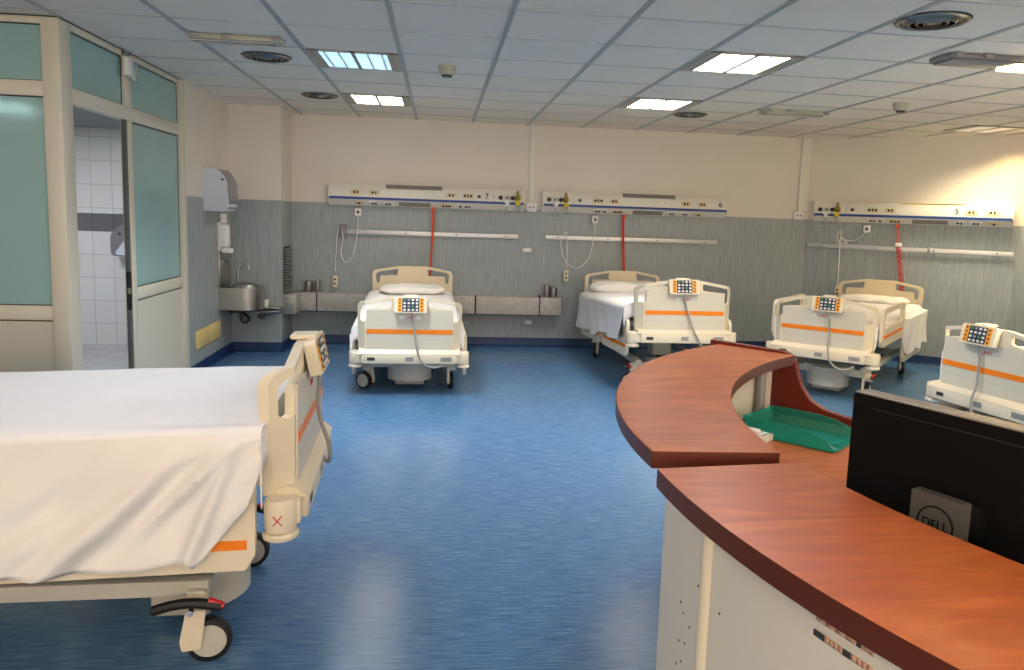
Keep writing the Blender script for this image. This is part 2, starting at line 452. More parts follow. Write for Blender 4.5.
for n, bx in wins:
    x0, x1, y0, y1, z0, z1 = bx
    g = MB().m('glass'); g.box(*bx)
    g.m('gasket'); e = .007
    if x1-x0 > .1:
        yy = y0-.003
        g.box(x0, x1, yy, y0, z0, z0+e); g.box(x0, x1, yy, y0, z1-e, z1); g.box(x1-e, x1, yy, y0, z0, z1)
    else:
        xx = x1+.003
        g.box(x1, xx, y0, y1, z0, z0+e); g.box(x1, xx, y0, y1, z1-e, z1); g.box(x1, xx, y0+.005, y0+.005+e, z0, z1); g.box(x1, xx, y1-e-.008, y1-.008, z0, z1)
    struct(g.build(n), 'frosted green glass pane')
# open door leaf seen edge-on inside the opening, with the jamb and strike plate
d = struct(MB().m('jamb').box(PX-.03, PX-.006, -3.135, -3.101, 0, Z3).build('door_1'), 'grey door jamb of the open bathroom doorway')
k = MB().m('black'); k.box(PX-.028, PX-.002, -3.1375, -3.11, .74, 1.0, .003); k.m('steel'); k.box(PX-.02, PX-.0, -3.139, -3.125, .85, .89); struct(k.build('strike_plate', d))
# bathroom beyond
b = MB().m('tiles'); b.box(-5.2, -2.46, -.3, -.2, 0, 2.19); struct(b.build('wall_bathroom'), 'white tiled bathroom wall with a grey tile band')
b = MB().m('bath_paint'); b.box(-5.2, -2.47, -3.94, -.3, 2.19, 2.24); struct(b.build('ceiling_bathroom'), 'grey bathroom ceiling')
b = MB().m('tiles'); b.box(-5.3, -5.2, -4.0, -.2, 0, 2.24); b.box(-2.5, -2.465, -1.93, -.3, 0, 2.2); struct(b.build('wall_bathroom_side'))
b = MB().m('tiles_floor'); b.box(-5.2, -2.47, YF+.07, -.3, 0, .004); struct(b.build('floor_bathroom'), 'grey tiled bathroom floor')
b = MB().m('wall'); b.box(-5.2, -3.9, YF, YF+.08, 0, H); struct(b.build('wall_front_left'))
wn = MB().m('fill_window'); wn.box(-4, 5.5, -11.49, -11.47, .9, 2.2); struct(wn.build('added_window'), 'wide glowing pane added behind the camera as unseen fill light')  # added light source, no such window is known

def ceiling_light(lamp, label, x0, y1, w=.6, d=RD, group='recessed ceiling lights', seen=True, panes=2, z=H):
    t = thing('ceiling_light', label, 'ceiling light', (x0+w/2, y1-d/2, z), 0, group)
    b = MB().m('troffer'); W, D = w/2-.012, d/2-.01
    b.box(-W, W, -D, -D+.02, -.012, -.001); b.box(-W, W, D-.02, D, -.012, -.001)
    b.box(-W, -W+.075, -D, D, -.010, -.001); b.box(W-.075, W, -D, D, -.010, -.001); b.box(-.012, .012, -D, D, -.012, -.001)
    b.build('frame', t)
    for sx in (-1, 1):
        p = MB().m(lamp); x0_, x1_ = (.012, W-.075) if sx > 0 else (-W+.075, -.012)
        p.box(x0_, x1_, -D+.02, D-.02, -.007, -.002); p.build('diffuser', t)
    return t
ceiling_light('cool_lamp', 'bluish white lit ceiling panel light nearest the glass partition', -1.2, -2.942)
ceiling_light('warm_lamp', 'white ceiling panel light nearest the far wall above bed seven', -1.2, -1.099)
ceiling_light('warm_lamp', 'larger looking white ceiling panel light over the reception counter side', 1.2, -3.557)
ceiling_light('warm_lamp', 'white ceiling panel light beside a round vent above bed six', 1.2, -1.713)
ceiling_light('dim_lamp', 'dim ceiling panel light close to the angled wall above unit five', 4.62, -1.25, .58, .5)
for i, (x, y, l) in enumerate([(-1.8, -8.5, 'warm_fill_lamp'), (0, -8.5, 'warm_fill_lamp'), (2.4, -8.5, 'warm_fill_lamp'), (4.2, -6.6, 'warm_fill_lamp'), (-.6, -10.2, 'warm_fill_lamp'), (-1.8, -5.4, 'fill_lamp'), (.6, -5.4, 'fill_lamp'), (4.2, -4.2, 'warm_fill_lamp'), (3.6, -4.786, 'amber_lamp'), (2.4, -6.6, 'warm_fill_lamp')]):  # out-of-view panel lights added to brighten the room
    ceiling_light(l, 'unseen ceiling panel light added to brighten the room', x, y, group='added unseen ceiling lights')
ceiling_light('bath_lamp', 'white ceiling lamp inside the tiled bathroom', -4.1, -1.6, z=2.19, group='bathroom lamps')

def vent(label, x, y, r):
    t = thing('ceiling_vent', label, 'air vent', (x, y, H), 0, 'round ceiling air vents')
    MB().m('diff_dark').lathe([(r*1.03, -.001), (r*1.03, -.004)]).build('gasket_ring', t)
    MB().m('diff').lathe([(r, -.0045), (r, -.009), (r*.93, -.016), (r*.86, -.012), (r*.84, -.003)]).build('rim', t)
    MB().m('diff_dark').lathe([(r*.85, -.0015), (r*.85, -.003)]).build('throat', t)
    b = MB().m('diff')
    for q in (.72, .52, .32):
        b.lathe([(r*q, -.004), (r*(q-.1), -.022), (r*(q-.13), -.022), (r*(q-.04), -.004)], cap=False)
    b.lathe([(r*.16, -.004), (r*.14, -.02), (.002, -.022)]); b.build('cone', t)
    return t
vent('round grey ceiling vent beside the bluish ceiling light', -1.49, -3.2, .157)
vent('round grey ceiling vent beside the white light above bed seven', -1.395, -1.5, .157)
vent('round grey ceiling vent beside the white light above bed six', 1.955, -1.48, .157)
vent('large round ceiling vent with shiny dark rings, nearest the camera', 1.965, -5.09, .165)

def detector(label, x, y):
    t = thing('smoke_detector', label, 'smoke detector', (x, y, H), 0, 'ceiling smoke detectors')
    MB().m('det').lathe([(.062, -.001), (.062, -.02), (.05, -.05), (.044, -.06)]).build('base', t)
    MB().m('dark').lathe([(.034, -.06), (.034, -.072), (.025, -.076)]).build('sensor_head', t)
    b = MB().m('det')
    b.lathe([(.02, -.0765), (.016, -.082), (.006, -.084)]); b.build('sensor_cap', t)
detector('white smoke detector hanging above the aisle before bed seven', -.305, -3.21)
detector('white smoke detector hanging near the angled wall side', 3.28, -2.72)

def emergency(label, x0, x1, y, hd=.055, m='det', glow=None):
    t = thing('emergency_light', label, 'emergency light', ((x0+x1)/2, y, H), 0, 'long emergency lights on the ceiling')
    w = (x1-x0)/2
    b = MB().m(m); b.box(-w, w, -hd, hd, -.03, -.002, .006); b.build('housing', t)
    b = MB().m('clear' if m == 'det' else 'smoke'); b.box(-w+.02, w-.05, -hd+.01, hd-.01, -.042, -.031, .004); b.build('lens', t)
    b = MB().m('grey')
    for x in (-w+.02, -w+.2, w-.06): b.box(x, x+.05, -hd-.02, -hd-.001, -.024, -.002, .003)
    b.build('mounting_clip', t)
    if glow: MB().m('glow').box(glow, w-.02, -hd+.015, hd-.015, -.052, -.043, .003).build('glowing_tube', t)
emergency('long beige emergency light near the glass partition', -1.81, -1.27, -3.77)
emergency('long beige emergency light in front of bed five', 2.42, 3.02, -2.01)
emergency('long grey ceiling lamp nearest the camera, glowing yellow at its end', 2.47, 3.7, -4.40, .1, 'smoke', -.2)

# ------------------------------------------------------------------ services on the walls
def conduit(name, label, x, w, d, z0, z1):
    o = MB().m('wall' if False else 'unit').box(x-w/2, x+w/2, -d, -.001, z0, z1, .003).build(name)
    return tag(o, label, 'cable duct', 'vertical cable ducts')
conduit('cable_duct', 'thin white cable duct running up between units seven and six', .665, .055, .022, 1.625, H-.002)
conduit('cable_duct', 'wider white cable duct running up near the wall bend', 3.815, .11, .04, 1.625, H-.002)
def socket_box(label, x, z, w=.115, h=.095):
    t = thing('wall_socket', label, 'socket', (x, 0, z), 0, 'white wall sockets')
    MB().m('white').box(-w/2, w/2, -.045, -.001, -h/2, h/2, .006).build('box', t)
    b = MB().m('dark')
    for sx in (-.02, .02): b.lathe([(.009, -.0465), (.009, -.044)], (sx, 0, 0), 12, 'Y')
    b.build('socket_holes', t)
socket_box('white socket box under the thin duct between units seven and six', .67, 1.56)
socket_box('white socket box under the duct near the wall bend', 3.775, 1.575)
def blank(name, label, x, z, w, h, m='rail'):
    t = thing(name, label, 'wall plate', (x, 0, z))
    MB().m(m).box(-w/2, w/2, -.014, -.001, -h/2, h/2, .003).build('cover', t)
    MB().m('white').box(-w/2+.012, w/2-.012, -.019, -.0145, -h/2+.01, h/2-.01, .002).build('insert', t)
blank('wall_plate', 'small pale plate on the wainscot right of bed seven rail', .64, 1.085, .1, .05)
blank('wall_plate', 'small grey socket plate low on the wall under the grey trunking', .68, .272, .1, .06, 'grille')

def headwall(label, num, mirror, loc, rotz):
    L = 2.1 if num != 5 else 1.95
    t = thing('headwall_unit', label, 'bed head unit', (loc[0], loc[1], 1.515), rotz, 'bed head service units')
    f = (lambda x: L-x) if mirror else (lambda x: x)
    prof = [(0, 0), (-.055, 0), (-.125, .062), (-.13, .092), (-.105, .19), (-.075, .225), (0, .225)]
    MB().m('unit').prism(prof, .012, L-.012, lambda a, c, d: (d, a, c)).build('body', t)
    for x in (0, L-.012):
        MB().m('unit').prism([(p[0]*1.05, p[1]+(.004 if p[1] > .1 else -.003)) for p in prof], x, x+.012, lambda a, c, d: (d, a, c)).build('end_cap', t)
    MB().m('blue').box(.004, L-.004, -.1345, -.124, .066, .092).build('blue_strip', t)
    up = Matrix.Translation((0, -.118, .14)) @ Matrix.Rotation(-math.atan2(.025, .098), 4, 'X')      # face with sockets
    dn = Matrix.Translation((0, -.091, .03)) @ Matrix.Rotation(math.atan2(.07, .062), 4, 'X')
    def plate(face, x, w, h, m, holes, nm='socket_plate', hm='dark'):
        x = f(x)
        b = MB().m(m).xf(face); b.box(x-w/2, x+w/2, -.006, .004, -h/2, h/2, .002); o = b.build(nm, t)
        if holes:
            b = MB().m(hm).xf(face)
            for i in range(holes):
                px = x+(i-(holes-1)/2)*.034
                if i % 2 == 0: b.lathe([(.015, -.0085), (.015, -.005)], (px, 0, 0), 12, 'Y')
                else: b.box(px-.009, px+.009, -.0085, -.005, -.016, .016)
            b.build('socket_insert', o)
    plate(up, .5 if mirror else .41, .035, .03, 'dark', 0, 'switch')
    plate(up, .62, .11, .055, 'plate', 3); plate(up, .80, .11, .055, 'plate', 2)
    plate(up, 1.62 if not num == 5 else 1.57, .12, .06, 'plate', 2); plate(up, 1.81 if num != 5 else 1.76, .12, .06, 'plate', 2)
    plate(dn, .62, .1, .045, 'white', 2); plate(dn, .70, .1, .045, 'white', 1); plate(dn, .85, .12, .045, 'plate', 3)
    plate(dn, 1.47, .11, .045, 'white', 2); plate(dn, 1.62, .11, .045, 'white', 2); plate(dn, 1.78, .11, .045, 'plate', 1)
    b = MB().m('unit_lens' if num == 5 else 'unit_grey'); x0, x1 = sorted((f(.9), f(1.5))); b.box(x0, x1, -.1, -.03, .2225, .234, .003)
    b.prism([(-.108, .192), (-.078, .2275), (-.072, .2275), (-.1, .185)], x0, x1, lambda a, c, d: (d, a, c)); b.build('uplight_lens', t)
    x0, x1 = sorted((f(1.02), f(1.36))); MB().m('unit_grey').xf(dn).box(x0, x1, -.004, .004, -.03, .03).build('downlight_lens', t)
    x = f(.345); MB().m('unit_grey').xf(up).box(x-.002, x+.002, -.003, .004, -.05, .055).build('section_seam', t)
    # medical gas outlets
    for gx, m in ((.07, 'dark'), (.14, 'steel'), (.2, 'dark')):
        x = L-.335+gx if mirror else gx; b = MB().m(m).xf(up); b.lathe([(.024, -.005), (.024, -.012), (.016, -.016), (.012, -.022)], (x, 0, -.005), 16, 'Y'); b.build('gas_outlet', t)
    x = L-.335+.255 if mirror else .255
    b = MB().m('olive').xf(up); b.lathe([(.034, .004), (.034, -.02), (.026, -.034), (.02, -.05)], (x, 0, 0), 18, 'Y'); b.box(x-.012, x+.012, -.04, -.012, .02, .07, .003); b.build('gas_regulator', t)
    b = MB().m('yellow').xf(up); b.lathe([(.028, -.05), (.03, -.06), (.028, -.09)], (x, -.03, 0), 18); b.build('regulator_cap', t)
    b = MB().m('clear').xf(up); b.lathe([(.02, -.09), (.022, -.15), (.018, -.16)], (x, -.03, 0), 16); b.build('humidifier_bottle', t)
    x = L-.335+.14 if mirror else .14; b = MB().m('white').xf(up); b.lathe([(.014, -.03), (.018, -.06), (.018, -.1)], (x, -.03, 0), 12); b.box(x-.035, x+.035, -.036, -.02, -.065, -.04, .003); b.build('flow_valve', t)
    b = MB().m('clear').xf(up); b.tube([(x, -.03, -.1), (x-.01, -.032, -.15), (x-.03, -.033, -.2)], .008, 8); b.build('outlet_tube', t)
    x = f({7: 2.1-1.685, 6: 2.02, 5: 1.435}[num]) if num != 7 else 1.685
    text_mesh('bed_number', str(num), .085, 'black', up @ facing(x, -.002, .005), t, .0015, True)
    return t
headwall('white wall unit with blue strip numbered 7', 7, True, (-1.515, -.002), 0)
headwall('white wall unit with blue strip numbered 6', 6, False, (.783, -.002), 0)
p5 = on_right(.09, .002)
headwall('warmly lit white wall unit with blue strip numbered 5', 5, False, p5, -ANG)

def rail(label, loc, rotz, L, z, joint=None, clamp=None):
    t = thing('equipment_rail', label, 'wall rail', (loc[0], loc[1], z), rotz, 'metal equipment rails')
    MB().m('rail').box(0, L, -.042, -.032, -.024, .024, .003).build('bar', t)
    n = 4
    for i in range(n):
        x = L*(.07+.86*i/(n-1))
        MB().m('steel').box(x-.02, x+.02, -.032, -.001, -.016, .016).build('bracket', t)
        MB().m('dark').lathe([(.008, -.0435), (.008, -.041)], (x, 0, 0), 10, 'Y').build('screw_head', t)
    if joint: MB().m('steel').box(joint-.02, joint+.02, -.05, -.03, -.032, .032, .004).build('joint_clamp', t)
    if clamp is not None: MB().m('smoke').box(clamp-.035, clamp+.035, -.075, -.028, -.06, .075, .008).build('clamp', t)
rail('brushed metal rail under unit seven with a dark clamp on its end', (-1.38, -.002), 0, 1.91, 1.232, None, .01)
rail('brushed metal rail under unit six', (.838, -.002), 0, 1.985, 1.238)
rail('brushed metal rail with a joint clamp under unit five', on_right(.03, .002), -ANG, 2.04, 1.243, 1.27)

def handset(label, P, cord, hang, hs, plug):
    # P: wall frame origin/rotation ; plug on the unit, cord loop, handset at the end
    t = thing('call_handset', label, 'call handset', (P[0], P[1], 0), P[2], 'corded call handsets')
    x, z = plug; b = MB().m('white'); b.box(x-.035, x+.035, -.1, -.05, z-.05, z+.03, .008); o = b.build('plug', t)
    MB().m('dark').lathe([(.016, -.1015), (.016, -.098)], (x, 0, z-.01), 14, 'Y').build('plug_socket', o)
    pts = smooth_path([(a, -.075, c) for a, c in cord]+[(a, -.07, c) for a, c in hang])
    MB().m('white').tube(pts, .005, 6).build('cord', t)
    x, z = hs
    prof = [(.013, .075), (.02, .05), (.024, 0), (.022, -.05), (.012, -.07)]
    b = MB().m('unit_lens'); b.box(x-.028, x+.028, -.09, -.055, z-.065, z+.065, .014); o = b.build('handset', t)
    k = MB().m('dark')
    for dz in (-.02, .025): k.lathe([(.011, -.0925), (.011, -.089)], (x, 0, z+dz), 12, 'Y')
    k.build('call_button', o)
handset('white call handset hanging by a looped cord beside bed seven', (0, 0, 0), [(-1.208, 1.44), (-1.208, 1.381), (-1.217, 1.199), (-1.269, .95), (-1.343, .905), (-1.386, 1.011), (-1.365, 1.162)], [(-1.39, 1.3), (-1.428, 1.2), (-1.438, 1.03), (-1.448, .80)], (-1.448, .69), (-1.206, 1.455))
handset('white call handset hanging from the rail beside bed six', (0, 0, 0), [(1.381, 1.44), (1.385, 1.379), (1.343, 1.055), (1.213, .906), (1.074, .97), (1.01, 1.157), (1.029, 1.25)], [(1.055, 1.3), (1.075, 1.237), (1.088, .903)], (1.08, .815), (1.381, 1.46))
handset('white call handset on a tangled cord behind bed five', (CX, 0, -ANG), [(.662, 1.44), (.636, 1.393), (.548, 1.322), (.443, 1.318), (.40, 1.36), (.39, 1.42), (.36, 1.38), (.37, 1.30), (.47, 1.28), (.41, 1.33)], [(.39, 1.315), (.397, 1.09), (.403, .80)], (.406, .73), (.662, 1.46))

def power_cable(label, P, pts, m, coil=None, top=None):
    t = thing('bed_power_cable', label, 'cable', (P[0], P[1], 0), P[2], 'red power cables of the beds')
    MB().m('cable_orange').box(pts[0][0]-.018, pts[0][0]+.018, -.1, -.05, pts[0][2]-.05, pts[0][2]-.012, .005).build('plug', t)
    MB().m(m).tube(smooth_path(pts), .0095, 8).build('cable', t)
    if top: MB().m('cable_orange').tube(top, .0045, 6).build('upper_wire', t)
    if coil:
        p, q = Vector(coil[0]), Vector(coil[1]); n = 17; out = []
        for k in range(n*10+1):
            u = k/(n*10); c = p.lerp(q, u); a = 2*PI*n*u
            out.append((c.x+.024*math.cos(a), c.y+.024*math.sin(a), c.z))
        MB().m('cable_red').tube(out, .0055, 5).build('coiled_section', t)
        MB().m('white').box(p.x-.035, p.x+.035, p.y-.02, p.y+.02, p.z-.005, p.z+.04, .01).build('cable_clip', t)
power_cable('orange red cable hanging from unit seven to the headboard', (0, 0, 0), [(-.41, -.075, 1.53), (-.412, -.07, 1.2), (-.424, -.07, .95), (-.425, -.07, .72)], 'cable_orange', top=[(-.395, -.07, 1.51), (-.40, -.07, 1.2), (-.435, -.068, .74)])
power_cable('red cable hanging from unit six to the headboard', (0, 0, 0), [(1.71, -.078, 1.52), (1.712, -.07, 1.38), (1.716, -.075, 1.27), (1.73, -.07, 1.1), (1.752, -.07, .8)], 'cable_red', top=[(1.69, -.075, 1.5), (1.70, -.07, 1.3), (1.735, -.068, .8)])
power_cable('red coiled cable hanging from unit five to the headboard', (CX, 0, -ANG), [(.965, -.078, 1.52), (.975, -.07, 1.42), (.989, -.07, 1.28)], 'cable_orange', coil=((.995, -.075, 1.27), (1.08, -.075, .74)))

# grey trunking along the wall
t = thing('wall_trunking', 'long speckled grey box trunking on the wall behind bed seven', 'trunking', (-1.8, 0, .47))
for a, c in ((0, .165), (.175, 1.865), (1.88, 2.58), (2.59, 2.83)):
    MB().m('trunk').box(a, c, -.16, -.001, -.095, .1, .006).build('panel', t)
MB().m('dark').box(.01, 2.82, -.12, -.002, -.105, -.0955).build('backing', t)
for i in (0.17, 1.8725, 2.585):
    MB().m('dark').box(i-.004, i+.004, -.165, -.03, -.097, .125 if i > 2 else .105).build('joint_strip', t)
def cup(label, x, y, h, r):
    t = thing('steel_cup', label, 'cup', (x, y, .5705), 0, 'steel cups on the grey trunking')
    MB().m('steel').lathe([(r*.92, 0), (r, .01), (r, h), (r*.93, h), (r*.9, .012)], n=20).build('body', t)
    MB().m('steel').lathe([(r*1.04, h+.001), (r*1.04, h+.01), (r*.3, h+.016), (r*.2, h+.03)], n=20).build('lid', t)
cup('wider steel cup on the trunking beside the column', -1.725, -.08, .11, .042)
cup('slim steel cup right beside the wider one at the column end', -1.63, -.08, .12, .03)
cup('slim steel cup on the trunking end nearest bed six', .87, -.08, .13, .03)
cup('wider steel cup at the very end of the trunking towards bed six', .945, -.08, .10, .042)
t = thing('wall_box', 'small grey metal box on the side of the corner column', 'wall box', (-1.914, -.5, .475))
MB().m('trunk').box(.001, .12, 0, .42, -.095, .1, .006).build('body', t)
MB().m('grille').box(.012, .108, -.006, -.0005, -.08, .085, .002).build('front_cover', t)
t = thing('vent_grille', 'narrow slatted vent grille on the side of the corner column', 'vent grille', (-1.914, -.3, .60))
MB().m('dark').box(.001, .008, -.17, .17, 0, .47).build('frame', t)
b = MB().m('grille')
for i in range(16): b.prism([(.009, .016+i*.028), (.04, .012+i*.028), (.04, .022+i*.028), (.009, .026+i*.028)], -.15, .15, lambda a, c, d: (a, d, c))
b.build('slats', t)

# left wall fittings
def cover(label, y0, y1):
    t = thing('cover_plate', label, 'wall cover plate', (PX+.001, (y0+y1)/2, .298), 0, 'yellowed cover plates low on the wall')
    w = (y1-y0)/2
    MB().m('cover_yellow').box(0, .012, -w, w, -.08, .08, .003).build('plate', t)
    MB().m('unit_lens').lathe([(.006, .0118), (.006, .014)], (0, w-.04, .05), 10, 'X').build('screw', t)
cover('yellowed blank plate nearest the door, low on the wainscot', -1.76, -1.385)
cover('yellowed blank plate nearest the basin, low on the wainscot', -1.375, -1.01)
t = thing('towel_dispenser', 'large white paper towel dispenser with smoked grey front', 'paper towel dispenser', (PX+.001, -1.30, 1.415))
prof = fillet([(0, 0), (.19, 0), (.215, .06), (.2, .28), (.13, .37), (0, .37)], [0, .03, .03, .12, .06, 0])
MB().m('dispenser').prism(prof, -.15, .15, lambda a, c, d: (a, d, c)).build('body', t, bevel=.008)
prof2 = fillet([(.10, .372), (.15, .368), (.21, .27), (.226, .10), (.2, .02), (.19, .03), (.2, .12), (.185, .26), (.13, .345)], .02)
MB().m('smoke').prism(prof2, -.135, .152, lambda a, c, d: (a, d, c)).build('smoked_cover', t)
MB().m('dark').lathe([(.012, -.152), (.012, -.149)], (.165, 0, .28), 12, 'Y').build('lock', t)
t = thing('soap_dispenser', 'white wall soap dispenser below the towel dispenser', 'soap dispenser', (PX+.001, -.98, 1.02))
MB().m('white').box(.0, .10, -.055, .055, .05, .27, .03).build('bottle', t)
MB().m('unit').box(.0, .03, -.06, .06, .02, .29, .008).build('wall_bracket', t)
MB().m('white').box(.02, .07, -.03, .03, .28, .37, .006).build('top_latch', t)
MB().m('white').box(.03, .125, -.05, .05, 0, .05, .016).build('press_lever', t)
t = thing('wash_basin', 'stainless steel wash basin with curved front on the left wall', 'wash basin', (PX+.001, -.82, .475))
def rounded_bowl(z0, z1, in_):
    return fillet([(0, -.2+in_), (.36-in_, -.2+in_), (.36-in_, .2-in_), (0, .2-in_)], [0, .15, .15, 0], 8)
b = MB().m('steel'); b.prism(rounded_bowl(0, 0, 0), .0, .215, lambda a, c, z: (a, c, z), [[(a*.86+.025, c*.86) for a, c in rounded_bowl(0, 0, .01)]])
b.prism([(a*.9+.02, c*.9) for a, c in rounded_bowl(0, 0, 0)], .05, .06, lambda a, c, z: (a, c, z)); b.build('basin', t, bevel=.006)
MB().m('steel').box(.0, .014, -.2, .2, .2, .58, .003).build('backsplash', t)
b = MB().m('chrome'); b.tube(smooth_path([(.11, .06, .21), (.115, .055, .34), (.14, .05, .41), (.18, .04, .435), (.215, .03, .42), (.225, .028, .38)]), .011, 10); b.lathe([(.026, .21), (.022, .235)], (.11, .06, 0), 16); b.build('faucet', t)
b = MB().m('chrome'); b.tube([(.015, -.12, .46), (.06, -.14, .47), (.10, -.16, .465)], .008, 8); b.lathe([(.02, .014), (.02, .03)], (0, -.12, .46), 14, 'X'); b.build('mixer_lever', t)
b = MB().m('steel'); b.lathe([(.12, .16), (.12, .2), (.1, .235), (.05, .258), (.005, .264)], (.2, -.02, 0), 24); b.build('strainer_cover', t)
b = MB().m('dark'); b.tube(smooth_path([(.16, 0, .0), (.16, 0, -.08), (.17, .0, -.13), (.2, .02, -.14), (.215, .05, -.1), (.1, .17, -.06), (.01, .19, -.06)]), .017, 10); b.box(.05, .26, -.06, .1, -.04, .0, .01); b.build('waste_trap', t)
t = thing('wall_shelf', 'small steel shelf with pipe fittings on the corner column front', 'shelf', (-2.0, -.561, .46))
MB().m('steel').box(-.14, .1, -.15, -.001, 0, .012, .003).build('shelf_board', t)
b = MB().m('steel'); b.tube([(-.14, -.1, -.045), (.085, -.1, -.03)], .026, 12); b.tube([(-.12, -.1, -.05), (-.1, -.1, -.10), (-.05, -.1, -.11), (-.04, -.1, -.07)], .02, 10); b.tube([(.085, -.1, -.02), (.10, -.1, -.02)], .035, 12); b.tube([(-.08, -.05, -.04), (-.08, -.001, -.04)], .015, 8); b.build('pipe', t)
b = MB().m('dark'); b.lathe([(.03, -.16), (.03, -.11)], (-.09, 0, -.075), 14, 'Y'); b.build('valve_knob', t)
t = thing('white_cup', 'small white cup on the steel shelf by the basin', 'cup', (-2.06, -.63, .4725))
MB().m('white').lathe([(.025, 0), (.033, .075), (.03, .075), (.022, .006)], n=18).build('body', t); MB().m('grey').lathe([(.034, .074), (.034, .08), (.029, .08)], n=18).build('rim', t)
t = thing('hand_dispenser', 'white and grey dispenser on the bathroom tile wall', 'dispenser', (-3.40, -.301, 1.10))
prof = fillet([(-.19, -.17), (.14, -.17), (.14, .17), (-.04, .17), (-.19, .06)], [.05, .03, .06, .16, .12])
MB().m('smoke').prism(prof, -.16, -.0, lambda a, c, d: (a, d, c)).build('body', t, bevel=.01)
MB().m('dispenser').prism(fillet([(-.16, -.16), (.135, -.16), (.135, .04), (.0, .06)], [.03, .02, .03, .12]), -.178, -.161, lambda a, c, d: (a, d, c)).build('front_cover', t)
MB().m('dark').lathe([(.016, -.164), (.016, -.16)], (-.10, 0, .05), 14, 'Y').build('lock', t)
t = thing('motion_sensor', 'small white sensor under a clear cover on the partition frame', 'sensor', (PX+.002, -3.12, 2.345))
MB().m('white').box(.001, .04, -.05, .025, -.055, .065, .006).build('body', t)
MB().m('clear').box(.01, .05, .026, .085, -.08, .05, .006).build('clear_cover', t)
MB().m('grille').box(-.012, .006, -.05, .06, .081, .115, .002).build('bracket', t)
b = MB().m('black'); b.tube([(.0, -.055, .08), (.012, -.05, .1), (.0, -.045, .122)], .004, 6); b.tube([(.0, .055, .08), (.012, .06, .1), (.0, .062, .122)], .004, 6); b.build('wire', t)

